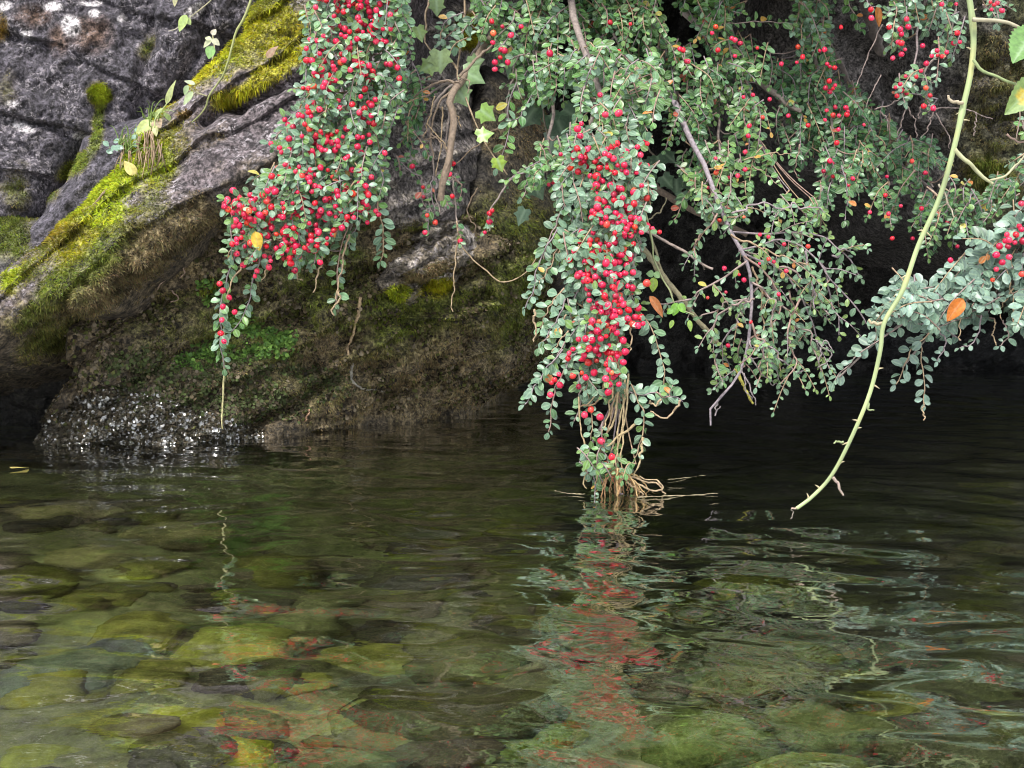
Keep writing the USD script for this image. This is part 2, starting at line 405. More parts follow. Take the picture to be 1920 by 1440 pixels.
rock('mossy_ridge', [(-1900, 680), (-80, 590), (-18, 520), (42, 462), (92, 402), (132, 335), (177, 272), (222, 200), (272, 120), (325, 55), (380, -10), (425, -90), (600, -700), (860, -700), (800, -160), (725, 90), (690, 210), (650, 275),
     (590, 318), (520, 345), (440, 368), (395, 400), (320, 455), (255, 505), (200, 560), (110, 572), (50, 615), (10, 660), (-80, 690), (-1900, 760)], 2.02,
     [(0, 600, 1.93), (30, 680, 1.90), (120, 520, 1.97), (250, 430, 2.00), (350, 300, 2.06), (450, 320, 2.05), (560, 250, 2.07), (640, 200, 2.11), (430, 60, 2.22), (600, 40, 2.20), (260, 230, 2.16), (330, 120, 2.21), (100, 440, 2.06)], .075, .06, .030, .003,
     'long diagonal grey rock ridge with a crest of yellow-green moss', cat='boulder', strata=(math.radians(128), 13, .018),
     cracks=[([(345, 215), (385, 180), (440, 165), (520, 130), (580, 110)], .012, .045), ([(390, 170), (420, 180)], .014, .05), ([(480, 20), (540, 30), (600, 10)], .012, .02), ([(400, 380), (450, 340), (520, 330)], .01, .012)])
rock('brown_mossy_boulder', [(150, 600), (210, 545), (300, 470), (400, 380), (560, 300), (640, 260), (720, 340), (800, 380), (880, 400), (960, 420), (1030, 470), (1043, 530), (1015, 600), (1000, 660), (960, 730), (900, 790), (860, 900), (700, 1100), (300, 1150), (20, 1000), (90, 820), (160, 720)], 2.20,
     [(200, 830, None), (300, 838, None), (500, 822, None), (700, 797, None), (830, 782, None), (300, 600, 2.13), (450, 450, 2.15), (600, 400, 2.18), (700, 600, 2.22), (850, 560, 2.28), (980, 560, 2.42)], .16, .11, .036, .003,
     'big brown mossy boulder whose wet foot dips into the water', strata=(math.radians(118), 13, .028),
     cracks=[([(230, 760), (330, 660), (440, 610), (560, 590)], .014, .030), ([(700, 760), (790, 700), (880, 650), (960, 640)], .016, .032), ([(420, 590), (560, 540), (660, 530)], .012, .030), ([(480, 790), (600, 720), (720, 690)], .014, .026), ([(160, 700), (240, 600), (330, 560), (420, 540)], .016, .034), ([(400, 470), (470, 440), (560, 430)], .015, .032), ([(560, 700), (640, 640), (760, 590), (900, 560)], .018, .044), ([(620, 520), (700, 500), (820, 545), (890, 500)], .014, .040)])
rock('pale_ledge', [(690, 540), (712, 490), (765, 448), (800, 405), (845, 400), (880, 445), (895, 480), (860, 530), (800, 555), (730, 575)], 2.15,
     [(750, 520, 2.16), (850, 470, 2.20), (800, 420, 2.26)], .05, .03, .024, .003, 'pale stone ledge with white streaks and moss on the big brown boulder', strata=(math.radians(120), 34, .012))
ROCKS['pale_ledge']['on'] = 'brown_mossy_boulder'
rock('layered_rock', [(600, -900), (1000, -900), (960, -200), (915, 0), (905, 90), (885, 170), (900, 260), (880, 350), (850, 420), (760, 440), (700, 420), (650, 330), (640, 260), (700, 150), (740, 40)], 2.34,
     [(720, 250, 2.20), (760, 60, 2.34), (860, 60, 2.40), (850, 250, 2.36), (780, 400, 2.24)], .10, .06, .020, .003, 'dark slanting layered rock between the two berry-laden branches', strata=(math.radians(118), 22, .030))
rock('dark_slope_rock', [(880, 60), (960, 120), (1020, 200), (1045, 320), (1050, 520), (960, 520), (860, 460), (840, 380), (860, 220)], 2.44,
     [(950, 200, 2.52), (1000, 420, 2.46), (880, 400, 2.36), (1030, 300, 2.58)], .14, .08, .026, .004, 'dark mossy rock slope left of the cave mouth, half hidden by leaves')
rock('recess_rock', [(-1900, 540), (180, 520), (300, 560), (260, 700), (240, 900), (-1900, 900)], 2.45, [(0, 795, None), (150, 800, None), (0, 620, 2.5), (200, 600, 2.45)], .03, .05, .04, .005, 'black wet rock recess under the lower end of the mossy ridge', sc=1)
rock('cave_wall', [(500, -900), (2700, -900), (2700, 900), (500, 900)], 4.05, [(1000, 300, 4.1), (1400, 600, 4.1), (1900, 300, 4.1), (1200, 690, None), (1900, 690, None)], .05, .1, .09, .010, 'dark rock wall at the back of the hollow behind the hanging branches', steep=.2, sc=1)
rock('green_stained_rock', [(1440, -900), (2700, -900), (2700, 640), (1950, 520), (1820, 450), (1700, 380), (1580, 330), (1490, 280), (1440, 150)], 3.3, [(1600, 100, 3.3), (1900, 100, 3.2), (1800, 400, 3.3), (1900, 600, 3.6)], .18, .16, .060, .007,
     'dim green-stained rock face behind the arching bramble cane', sc=1, cracks=[([(1560, 180), (1680, 230), (1760, 260), (1800, 330)], .02, .05), ([(1580, 60), (1650, 110), (1700, 200)], .02, .04)])
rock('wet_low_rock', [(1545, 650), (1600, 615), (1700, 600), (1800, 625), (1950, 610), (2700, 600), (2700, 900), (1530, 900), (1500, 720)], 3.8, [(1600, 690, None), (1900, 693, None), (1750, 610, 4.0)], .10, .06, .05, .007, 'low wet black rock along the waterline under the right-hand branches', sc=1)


def blob(px, py, cx, cy, rx, ry, ang=0, soft=.5):
    a = math.radians(ang); dx, dy = px - cx, py - cy
    u, v = (dx * math.cos(a) + dy * math.sin(a)) / rx, (-dx * math.sin(a) + dy * math.cos(a)) / ry
    return np.clip((1.25 - np.hypot(u, v)) / soft, 0, 1)


MOSS_YEL, MOSS_BRT, MOSS_DRK, MOSS_BRN, MOSS_ORG = map(np.array, ((.36, .34, .012), (.31, .37, .015), (.11, .135, .018), (.20, .155, .075), (.34, .20, .02)))
MOSSES = {   # per rock: (cx, cy, rx, ry, angle, strength, colour)
    'mossy_ridge': [(310, 150, 80, 40, -52, 1.1, MOSS_YEL), (262, 215, 70, 40, -55, 1.1, MOSS_YEL), (230, 290, 85, 55, -50, 1.1, MOSS_BRT), (215, 350, 62, 36, -45, 1, MOSS_BRT), (200, 415, 55, 34, -50, 1, MOSS_BRT), (180, 450, 40, 40, 0, .9, MOSS_BRT),
                    (440, 50, 100, 80, -30, 1.1, MOSS_YEL), (400, 20, 80, 60, -45, 1.1, MOSS_YEL), (500, 40, 80, 40, -20, .8, MOSS_YEL), (350, 90, 60, 30, -50, .9, MOSS_YEL), (500, 20, 60, 30, 0, .6, MOSS_DRK), (480, 85, 60, 30, 0, .7, MOSS_DRK), (450, 175, 60, 16, -28, 1.1, MOSS_YEL), (510, 135, 70, 18, -28, 1.2, MOSS_YEL), (575, 98, 40, 14, -25, 1.1, MOSS_YEL), (415, 185, 20, 14, 0, 1, MOSS_YEL),
                    (420, 120, 40, 20, -30, .7, MOSS_BRT), (310, 270, 40, 12, -52, .9, MOSS_BRT), (300, 330, 50, 30, -48, .7, MOSS_YEL * .6), (170, 400, 70, 50, -45, 1, MOSS_BRT), (120, 440, 60, 36, -42, .8, MOSS_YEL * .8), (370, 120, 60, 40, -50, .9, MOSS_YEL), (520, 60, 90, 50, -20, .8, MOSS_YEL * .8), (90, 470, 80, 34, -42, .55, MOSS_ORG * .7), (40, 520, 60, 26, -42, .7, MOSS_YEL * .8), (60, 500, 80, 30, -42, .6, MOSS_DRK), (20, 520, 25, 14, -45, 1, MOSS_BRT), (130, 395, 30, 14, -45, .8, MOSS_BRT), (330, 80, 40, 15, -50, .6, MOSS_ORG),
                    (130, 520, 90, 30, -35, .9, MOSS_DRK), (230, 475, 90, 30, -40, .8, MOSS_DRK), (330, 420, 90, 40, -35, .75, MOSS_BRN * .8), (280, 400, 60, 40, -40, .7, MOSS_DRK), (240, 440, 60, 30, -40, .8, MOSS_YEL * .6), (70, 580, 80, 30, -35, .7, MOSS_DRK), (100, 630, 80, 40, -30, .6, MOSS_DRK), (345, 215, 16, 10, 0, .8, MOSS_ORG), (220, 500, 160, 60, -35, .9, MOSS_BRN * .8), (330, 440, 110, 40, -35, .8, MOSS_BRN * .9), (150, 500, 120, 40, -38, .9, MOSS_DRK * 1.1), (140, 460, 60, 30, -42, .8, MOSS_YEL * .55), (290, 300, 50, 50, -45, .8, MOSS_BRT * .8), (330, 260, 30, 40, -45, .6, MOSS_YEL * .6), (380, 250, 60, 50, -40, .22, MOSS_BRN)],
    'grey_rock': [(186, 178, 20, 18, 0, 1.3, MOSS_BRT * .8), (184, 225, 10, 32, 8, 1, MOSS_DRK * 1.3), (168, 280, 14, 30, 30, 1, MOSS_DRK * 1.3), (130, 320, 30, 14, -35, .9, MOSS_BRT * .6), (275, 90, 12, 24, 35, .6, MOSS_DRK), (0, 50, 16, 30, 0, .8, MOSS_ORG * .5), (30, 360, 30, 40, 0, .6, MOSS_DRK), (10, 170, 18, 30, 0, .4, MOSS_DRK)],
    'purple_rock': [(180, 260, 12, 40, 15, 1, MOSS_DRK * 1.3), (150, 305, 16, 30, 40, 1, MOSS_DRK * 1.3), (112, 328, 18, 14, 0, 1, MOSS_BRT * .7), (90, 365, 30, 14, -40, .7, MOSS_DRK), (30, 480, 40, 40, 0, .8, MOSS_DRK), (188, 210, 10, 24, 0, 1, MOSS_DRK)],
    'shaded_rock': [(10, 440, 60, 50, 0, .9, MOSS_DRK * .9), (-200, 500, 200, 80, 0, .8, MOSS_DRK)],
    'brown_mossy_boulder': [(640, 620, 480, 260, 0, .62, MOSS_BRN), (330, 470, 160, 80, -30, .6, MOSS_BRN * 1.1), (350, 640, 170, 70, -20, .45, MOSS_DRK), (470, 640, 110, 60, 0, .6, MOSS_DRK * 1.2), (800, 590, 160, 60, -15, .8, MOSS_DRK * 1.2), (620, 560, 120, 60, 0, .7, MOSS_DRK), (300, 590, 80, 30, -30, .6, MOSS_DRK), (960, 560, 70, 120, 20, 1, MOSS_DRK * .9), (760, 560, 130, 26, -12, .8, MOSS_DRK * 1.2), (650, 480, 40, 60, 0, .7, MOSS_DRK * .8), (540, 520, 90, 40, 0, .6, MOSS_DRK),
                            (742, 548, 18, 14, 0, 1, MOSS_BRT * .8), (820, 545, 24, 16, 0, 1, MOSS_YEL * .8), (870, 610, 24, 10, 0, .6, MOSS_BRT * .6), (560, 730, 120, 30, 0, .35, MOSS_DRK), (850, 660, 110, 60, -45, .5, MOSS_BRN * 1.2), (390, 545, 22, 24, 0, .9, MOSS_BRT * .5)],
    'pale_ledge': [(745, 550, 24, 16, 0, 1.2, MOSS_BRT * .8), (820, 540, 34, 18, -20, 1.2, MOSS_YEL * .8), (740, 470, 20, 10, -40, .8, MOSS_YEL * .7), (800, 510, 60, 14, -20, .6, MOSS_BRN)],
    'layered_rock': [(880, 60, 30, 34, 0, 1, MOSS_YEL * .6), (862, 85, 16, 10, 0, 1, MOSS_YEL * .8), (790, 440, 60, 30, 0, .5, MOSS_DRK), (690, 420, 40, 40, 0, .5, MOSS_BRN)],
    'dark_slope_rock': [(960, 440, 120, 100, 0, .7, MOSS_DRK * .8), (980, 250, 100, 90, 0, .45, MOSS_BRN * .7)],
    'green_stained_rock': [(1860, 330, 60, 40, 20, .8, MOSS_DRK), (1880, 160, 70, 120, 0, .35, MOSS_DRK * .7), (1840, 240, 60, 60, 0, .3, MOSS_DRK * .7)],
}
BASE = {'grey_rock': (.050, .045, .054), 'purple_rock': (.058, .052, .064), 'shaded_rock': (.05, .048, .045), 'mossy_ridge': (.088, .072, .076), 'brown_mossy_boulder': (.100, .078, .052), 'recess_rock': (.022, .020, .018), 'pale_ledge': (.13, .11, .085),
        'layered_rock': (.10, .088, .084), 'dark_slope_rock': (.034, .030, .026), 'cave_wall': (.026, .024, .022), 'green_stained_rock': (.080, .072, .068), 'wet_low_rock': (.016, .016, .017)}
LICH = {'grey_rock': .55, 'purple_rock': .25, 'mossy_ridge': .95, 'layered_rock': .4, 'pale_ledge': .7, 'brown_mossy_boulder': .12, 'shaded_rock': .2}


def paint(name, v):
    px, py = PX(v)
    n = meshkit.fbm(v * 38 + 11, 4, 21); n2 = meshkit.fbm(v * 14 + 5, 3, 25); n3 = meshkit.fbm(v * 130, 3, 29)
    col = np.array(BASE[name]) * (.65 + .7 * n2)[:, None] * (.75 + .5 * n)[:, None]
    lich = np.full(len(v), LICH.get(name, 0.0)); wet = np.zeros(len(v)); amt = np.zeros(len(v)); mcol = np.zeros((len(v), 3)) + MOSS_BRN
    if name == 'grey_rock':
        for b in ((170, 62, 42, 38, 20), (60, 30, 36, 22, 0), (110, 75, 20, 30, 0)):
            k = blob(px, py, *b, .8) * np.clip((n - .3) * 4, 0, 1); col = col * (1 - .7 * k[:, None]) + .7 * k[:, None] * np.array([.125, .075, .05])
        for b in ((133, 48, 17, 22, -20), (177, 25, 11, 8, 0), (98, 12, 20, 9, 0), (172, 4, 22, 8, 0), (50, 63, 10, 8, 0), (8, 10, 12, 10, 0), (228, 35, 8, 7, 0), (22, 195, 14, 5, 10), (45, 240, 22, 8, 20), (150, 255, 14, 6, 0), (365, 20, 22, 12, -30)):
            k = np.clip(blob(px, py, *b, .55) - (1 - n3) * .55 + .08, 0, 1) * 1.3; k = np.clip(k, 0, 1)[:, None]; col = col * (1 - k) + k * np.array([.50, .47, .48])
    if name == 'pale_ledge':
        k = np.clip((meshkit.fbm(v * np.array([60, 20, 25]) + 3, 3, 41) - .52) * 6, 0, 1)[:, None]; col = col * (1 - k) + k * np.array([.42, .38, .35])
    if name == 'layered_rock':
        k = np.clip((meshkit.fbm(v * np.array([40, 20, 60]) + 3, 3, 43) - .56) * 6, 0, 1)[:, None]; col = col * (1 - k) + k * np.array([.24, .21, .18])
    if name == 'mossy_ridge':
        k = blob(px, py, 660, 260, 40, 26, 0, .9)[:, None] * .5; col = col * (1 - k) + k * np.array([.20, .11, .08])
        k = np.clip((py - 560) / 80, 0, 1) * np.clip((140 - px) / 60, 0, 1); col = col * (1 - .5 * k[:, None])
    if name == 'mossy_ridge':
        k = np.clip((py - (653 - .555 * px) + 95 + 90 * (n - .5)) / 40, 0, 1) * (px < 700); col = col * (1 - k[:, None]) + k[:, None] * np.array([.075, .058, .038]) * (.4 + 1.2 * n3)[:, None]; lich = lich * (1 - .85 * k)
    if name == 'green_stained_rock':
        k = (np.clip((px - 1760) / 80, 0, 1) * np.clip((n2 - .3) * 3, 0, 1))[:, None] * .7; col = col * (1 - k) + k * np.array([.075, .080, .022])
    if name in ('recess_rock', 'brown_mossy_boulder', 'wet_low_rock', 'shaded_rock', 'cave_wall', 'green_stained_rock'):
        lift = np.where(px < 600, .16 - .14 * np.abs(px - 250) / 350, .02) if name == 'brown_mossy_boulder' else .06
        wet = np.clip((lift + .03 * (n2 - .5) * 4 - v[:, 2]) / .04, 0, 1)
        col = col * (1 - .45 * wet)[:, None]
        lich = lich * (1 - wet)
    for cx, cy, rx, ry, an, st, mc in MOSSES.get(name, ()):
        k = np.clip(blob(px, py, cx, cy, rx, ry, an, .7) * st * 1.25 + (n - .5) * 1.3 - .05, 0, 1) * (blob(px, py, cx, cy, rx * 1.25, ry * 1.25, an, .3) > 0)
        mcol = mcol * (1 - k[:, None]) + mc * k[:, None]
        amt = np.maximum(amt, k)
    amt = amt * (1 - .8 * wet)
    col = col * (1 - .75 * amt[:, None]) + .75 * amt[:, None] * mcol * (.55 + .5 * n3[:, None])
    return np.clip(col, .004, .8), np.stack([lich * (1 - amt), wet, amt], 1), amt, mcol


SURF = {}


def build_rocks():
    for name, r in ROCKS.items():
        x0, z0, x1, z1 = r['poly'].bounds
        x0, x1, z0, z1 = max(x0 - .05, -3.0), min(x1 + .05, 2.4), max(z0 - .05, -.75), min(z1 + .05, 2.6)
        s = r['step']
        # full resolution where the picture looks, coarser above it
        zs = np.r_[np.arange(z0, min(z1, 1.0), s), np.arange(1.0, z1, s * 5)] if z1 > 1.0 else np.arange(z0, z1, s)
        xs = np.arange(x0, x1, s)
        xs = np.r_[np.arange(x0, max(x0, -1.05), s * 5), xs[(xs > -1.05) & (xs < 1.7)], np.arange(1.7, max(x1, 1.7), s * 5)]
        X, Z = np.meshgrid(xs, zs)
        x, z = X.ravel(), Z.ravel()
        y = rock_y(r, x, z)
        r['grid'] = (x, y, z, X.shape)
    for name, r in ROCKS.items():
        x, y, z, sh = r['grid']
        other = np.full(len(x), 9.0)
        if r.get('on'):
            other = rock_y(ROCKS[r['on']], x, z) - .068
        for nm, q in ROCKS.items():
            if nm != name and q.get('on') is None and r.get('on') is None:
                b = q['poly'].bounds
                qf = lambda a, c: np.where((yy := rock_y(q, a, c)) < ev(q['k'], a, c) + .75, yy, 9.0)
                near = (x > b[0] - .03) & (x < b[2] + .03) & (z > b[1] - .03) & (z < b[3] + .03)
                if near.any():
                    other[near] = np.minimum(other[near], qf(x[near], z[near]))
        floor = ev(r['k'], x, z) + .75
        keep = ((y < other + .07) | (name == 'cave_wall')) & (y < floor) & (y < 5.6)
        i = np.arange(len(x)).reshape(sh)
        a, b, c, d = i[:-1, :-1].ravel(), i[:-1, 1:].ravel(), i[1:, 1:].ravel(), i[1:, :-1].ravel()
        f = np.vstack([np.stack([a, b, c], 1), np.stack([a, c, d], 1)])
        f = f[keep[f].all(1)]
        un, inv = np.unique(f, return_inverse=True)
        v = np.stack([x, y, z], 1)[un]; f = inv.reshape(-1, 3)
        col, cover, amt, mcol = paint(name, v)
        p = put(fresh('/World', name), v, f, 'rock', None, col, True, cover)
        tag(p, r['label'], r['cat'])
        SURF[name] = (v, f, amt, mcol, cover)


build_rocks()


def sample_surface(name, n, weight):
    v, f = SURF[name][:2]
    e1, e2 = v[f[:, 1]] - v[f[:, 0]], v[f[:, 2]] - v[f[:, 0]]
    cr = np.cross(e1, e2); ar = np.linalg.norm(cr, axis=1)
    w = weight[f].mean(1) * ar
    t = rng.choice(len(f), n, p=w / w.sum())
    u = rng.random((n, 2)); fl = u.sum(1) > 1; u[fl] = 1 - u[fl]
    p = v[f[t, 0]] + e1[t] * u[:, :1] + e2[t] * u[:, 1:]
    nn = norm(cr[t]); nn = np.where(nn[:, 1:2] > 0, -nn, nn)
    return p, nn, f[t, 0]


def blades(p, nn, length, width, col, droop=.35, spread=.6):
    n = len(p)
    d = norm(nn * .75 + rng.normal(0, spread, (n, 3)) + np.array([0, 0, -droop]))
    s = norm(np.cross(d, rng.normal(0, 1, (n, 3))))
    L = (length * rng.uniform(.5, 1.3, n))[:, None]; w = width * rng.uniform(.6, 1.3, (n, 1))
    base = p - nn * .0015
    mid = base + d * L * .55
    tip = base + d * L + np.array([0, 0, -1]) * L * droop * .5
    v = np.stack([base - s * w, base + s * w, mid + s * w * .8, mid - s * w * .8, tip], 1).reshape(-1, 3)
    f = (np.array([[0, 1, 2], [0, 2, 3], [3, 2, 4]])[None] + (np.arange(n) * 5)[:, None, None]).reshape(-1, 3)
    cl = meshkit.fbm(p * 55, 3, 151)[:, None]; cl = .25 + 1.5 * np.clip((cl - .25) / .5, 0, 1)
    c = col * cl * rng.uniform(.6, 1.35, (n, 1)) * (1 + rng.normal(0, .08, (n, 3)))
    c = np.repeat(np.clip(c, .004, .6), 5, 0)
    return v, f, np.zeros((len(v), 2)), c


def moss(name, rname, n, length, label, sel=None, width=.0009, droop=.3):
    v, f, amt, mcol, cover = SURF[rname]
    w = np.clip(amt - .12, 0, 1)
    px, py = PX(v)
    w = w * ((px > -60) & (px < 1980) & (py > -60) & (py < 900))
    if sel is not None:
        w = w * sel(px, py)
    p, nn, i = sample_surface(rname, n, w)
    part_ = part(None, name, blades(p, nn, length * (.5 + .7 * amt[i]), width, mcol[i], droop), 'blade', smooth_n=False)
    tag(part_, label, 'moss', None, 'stuff')


CUSH = lambda px, py: blob(px, py, 186, 178, 24, 22, 0, .1)
moss('crest_moss', 'mossy_ridge', 62000, .0075, 'yellow-green moss cushions along the crest of the diagonal rock ridge', lambda px, py: 1.0 * (py < 480) * ~((py > 75) & (px > 395) & (py < 215)))
moss('ledge_moss', 'mossy_ridge', 16000, .010, 'bright yellow moss fringe hanging over the ledge left of the berry branch', lambda px, py: 1.0 * (px > 390) * (py > 75) * (py < 220), droop=.6)
moss('low_moss', 'mossy_ridge', 22000, .007, 'olive and rusty moss on the low left end of the diagonal ridge', lambda px, py: 1.0 * (py >= 480))
moss('moss_cushion', 'grey_rock', 5000, .007, 'small round bright green moss cushion on the grey rock', CUSH)
moss('crevice_moss', 'purple_rock', 8000, .006, 'thin dark green moss growing in the crack beside the purple-grey rock')
moss('rock_moss', 'grey_rock', 6000, .006, 'sparse dark moss patches on the lichen-spotted grey boulder', lambda px, py: 1 - CUSH(px, py))
moss('brown_moss', 'brown_mossy_boulder', 60000, .0062, 'matted brown and olive moss covering the big boulder above the water', droop=.5)
moss('ledge_tuft_moss', 'pale_ledge', 7000, .007, 'small yellow-green moss tufts under the pale stone ledge')
moss('dark_moss', 'dark_slope_rock', 14000, .008, 'dark moss on the shaded slope left of the cave mouth', droop=.5)
moss('shade_moss', 'shaded_rock', 6000, .008, 'dark green moss on the shaded rock at the left edge')
moss('layer_moss', 'layered_rock', 6000, .007, 'patches of mustard moss on the layered rock')
moss('wall_moss', 'green_stained_rock', 9000, .012, 'faint green moss on the dim rock behind the bramble cane', droop=.5)

# ------------------------------------------------------------------ overhanging rock above the hollow (out of frame, carries the branches), stream bed, water
def overhang():
    xs, ys = np.linspace(-.10, .78, 40), np.linspace(1.95, 4.6, 60)
    X, Y = np.meshgrid(xs, ys); x, y = X.ravel(), Y.ravel()
    n = np.stack([x, y, np.zeros_like(x)], 1)
    lo = .80 + (meshkit.fbm(n * 4, 4, 61) - .5) * .24 + .20 * (y - 1.95) + .25 * np.clip((.12 - (x + .10)) / .12, 0, 1)
    edge = np.minimum.reduce([(y - 1.95) / .12, (x + .10) / .12, np.full_like(x, 1.0)]).clip(0, 1)
    up = lo + .04 + .75 * np.sqrt(1 - (1 - edge) ** 2) + (meshkit.fbm(n * 5, 3, 63) - .5) * .2 * edge
    k, m = len(xs), len(x)
    i = np.arange(m).reshape(X.shape)
    a, b, c, d = i[:-1, :-1].ravel(), i[:-1, 1:].ravel(), i[1:, 1:].ravel(), i[1:, :-1].ravel()
    f = np.vstack([np.stack([a, c, b], 1), np.stack([a, d, c], 1), np.stack([a, b, c], 1) + m, np.stack([a, c, d], 1) + m])
    ring = np.r_[i[0, :], i[1:, -1], i[-1, -2::-1], i[-2:0:-1, 0]]
    q = np.roll(ring, -1)
    f = np.vstack([f, np.stack([ring, q, q + m], 1), np.stack([ring, q + m, ring + m], 1)])
    v = np.vstack([np.stack([x, y, lo], 1), np.stack([x, y, up], 1)])
    col = np.array([.055, .05, .045]) * (.6 + .8 * meshkit.fbm(v * 12, 3, 65))[:, None]
    p = put(fresh('/World', 'overhanging_rock'), v, f, 'rock', None, col, True, np.stack([np.full(len(v), .2), np.zeros(len(v)), np.zeros(len(v))], 1))
    tag(p, 'overhanging rock above the hollow from which the shrub hangs', 'boulder')


overhang()


def bed_z(x, y):
    n = np.stack([x, y, np.zeros_like(x)], -1)
    deep = -.17 - .16 * np.clip((y - 1.05) / .45, 0, 1) - .22 * np.clip((y - 1.5) / .7, 0, 1) - .08 * np.clip((x + .1) / .5, 0, 1)
    deep = deep + .17 * np.clip((-.25 - x) / .3, 0, 1) * np.clip((y - 1.25) / .3, 0, 1)
    return deep + (meshkit.fbm(n * 9, 4, 71) - .5) * .09


def bed_sheet():
    xs = np.r_[-60, -20, -8, -4, np.arange(-2, 2.2, .02), 4, 8, 20, 60]; ys = np.r_[-60, -20, -5, -1, np.arange(.4, 5.0, .02), 7, 20, 60]
    X, Y = np.meshgrid(xs, ys); x, y = X.ravel(), Y.ravel()
    z = bed_z(x, y)
    i = np.arange(len(x)).reshape(X.shape)
    a, b, c, d = i[:-1, :-1].ravel(), i[:-1, 1:].ravel(), i[1:, 1:].ravel(), i[1:, :-1].ravel()
    f = np.vstack([np.stack([a, b, c], 1), np.stack([a, c, d], 1)])
    v = np.stack([x, y, z], 1)
    n = meshkit.fbm(v * 14, 4, 73); n2 = meshkit.fbm(v * 5, 3, 75)
    t = np.clip((n2 - .35) * 3, 0, 1)[:, None]
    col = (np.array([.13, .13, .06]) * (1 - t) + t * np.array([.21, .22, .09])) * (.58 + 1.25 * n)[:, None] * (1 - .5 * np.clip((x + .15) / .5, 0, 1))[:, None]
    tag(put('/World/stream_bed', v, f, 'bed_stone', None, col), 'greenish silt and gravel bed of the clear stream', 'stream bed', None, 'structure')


bed_sheet()

STONES = [  # px, py, width px, height px (as seen), colour, label
    (150, 1225, 250, 150, (.17, .20, .13), 'large flat grey-green submerged stone at the left, above the round pale one'),
    (145, 1345, 84, 60, (.30, .29, .10), 'small round yellowish submerged stone at the lower left'),
    (255, 1165, 150, 90, (.30, .29, .06), 'yellow algae-covered submerged stone behind the flat grey-green one'),
    (440, 1200, 230, 100, (.30, .31, .06), 'long yellow-green submerged stone left of the wavering strand reflection'),
    (330, 1335, 240, 84, (.33, .34, .04), 'bright yellow-green submerged stone right of the small round one'),
    (375, 1410, 280, 84, (.34, .36, .03), 'brightest lime-coloured submerged stone at the bottom edge, left of centre'),
    (70, 1425, 220, 80, (.26, .28, .05), 'yellow-green submerged stone in the bottom left corner'),
    (575, 1140, 130, 80, (.24, .25, .10), 'pale olive angular submerged slab right of the strand reflection'),
    (470, 1345, 150, 60, (.20, .22, .09), 'dull green submerged stone between the two lime-coloured ones and the centre'),
    (960, 1345, 270, 90, (.22, .28, .05), 'broad green submerged stone just left of the red reflection near the bottom'),
    (740, 1330, 200, 80, (.24, .26, .07), 'mossy green submerged stone in the bottom middle'),
    (650, 1420, 240, 70, (.20, .22, .09), 'olive submerged stone at the bottom edge under the middle'),
    (1000, 1185, 110, 60, (.09, .09, .05), 'dark rounded submerged stone left of the red reflection'),
    (1420, 1255, 260, 80, (.20, .19, .07), 'brown-olive submerged stone below the bramble tip'),
    (1330, 1370, 240, 80, (.18, .22, .06), 'green submerged stone right of the red reflection at the bottom'),
    (1560, 1340, 260, 90, (.16, .18, .06), 'mottled olive submerged stone near the lower right'),
    (1500, 1430, 300, 60, (.20, .23, .05), 'long green submerged stone on the bottom edge at the right'),
    (1800, 1390, 280, 90, (.13, .14, .06), 'dim olive submerged stone in the bottom right corner'),
    (150, 1040, 240, 60, (.24, .22, .09), 'yellowish submerged slab close to the foot of the left rocks'),
    (330, 985, 200, 40, (.22, .20, .08), 'brownish submerged slab in front of the wet rock foot'),
    (120, 950, 220, 34, (.24, .21, .10), 'sandy submerged slab at the left edge near the rocks'),
    (830, 1190, 170, 60, (.19, .19, .07), 'low olive submerged stone in the middle of the pool'),
    (1180, 1430, 260, 70, (.22, .20, .09), 'brownish submerged stone at the bottom under the red reflection'),
]
_ico = trimesh.creation.icosphere(4)
for k, (px, py, wpx, hpx, c, lab) in enumerate(STONES):
    u = _ico.vertices.copy()
    z0 = -.16 - .07 * max(0, (1400 - py) / 400)
    p = bed(px, py + hpx * .15, z0)
    dist = p[1]
    sx = wpx / FPX * dist * .5 * 1.05
    q1, q2 = bed(px, py - hpx / 2, z0), bed(px, py + hpx / 2, z0)
    sy = abs(q1[1] - q2[1]) * .42
    sz = min(sx, sy) * .62 + .02
    nz = meshkit.fbm(u * 1.3 + 7 * k, 4, 80 + k) - .5
    u = u * (1 + .55 * nz)[:, None]
    a = rng.uniform(-.4, .4)
    v = u * [sx, sy, sz]
    v = np.stack([v[:, 0] * math.cos(a) - v[:, 1] * math.sin(a), v[:, 0] * math.sin(a) + v[:, 1] * math.cos(a), v[:, 2]], 1) + p + [0, 0, -sz * .5]
    n = meshkit.fbm(v * 22 + k, 5, 90)
    col = np.array(c) * (.95 if px < 620 else .85) * (.5 + 1.0 * n)[:, None]
    tag(put(fresh('/World', 'submerged_stone'), v, _ico.faces, 'bed_stone', None, col), lab, 'stone', 'stones on the stream bed')


def pebbles():
    mb = Mb(); ico = trimesh.creation.icosphere(1)
    for k in range(700):
        x, y = rng.uniform(-1.0, 1.1), rng.uniform(.6, 2.1)
        r = rng.gamma(3, .006) + .006
        z = bed_z(np.array([x]), np.array([y]))[0]
        v = ico.vertices * (1 + rng.normal(0, .10, (len(ico.vertices), 1))) * [r * rng.uniform(.8, 1.6), r * rng.uniform(.8, 1.4), r * .6] + [x, y, z + r * .2]
        g = rng.uniform(.5, 1.4); c = np.array([(.20, .20, .08), (.26, .26, .05), (.14, .13, .08), (.24, .20, .12)][rng.integers(4)]) * g * .6
        mb.add(v, ico.faces, None, c)
    tag(part(None, 'bed_pebbles', mb, 'bed_stone'), 'small mossy pebbles scattered over the stream bed', 'pebbles', None, 'stuff')


pebbles()


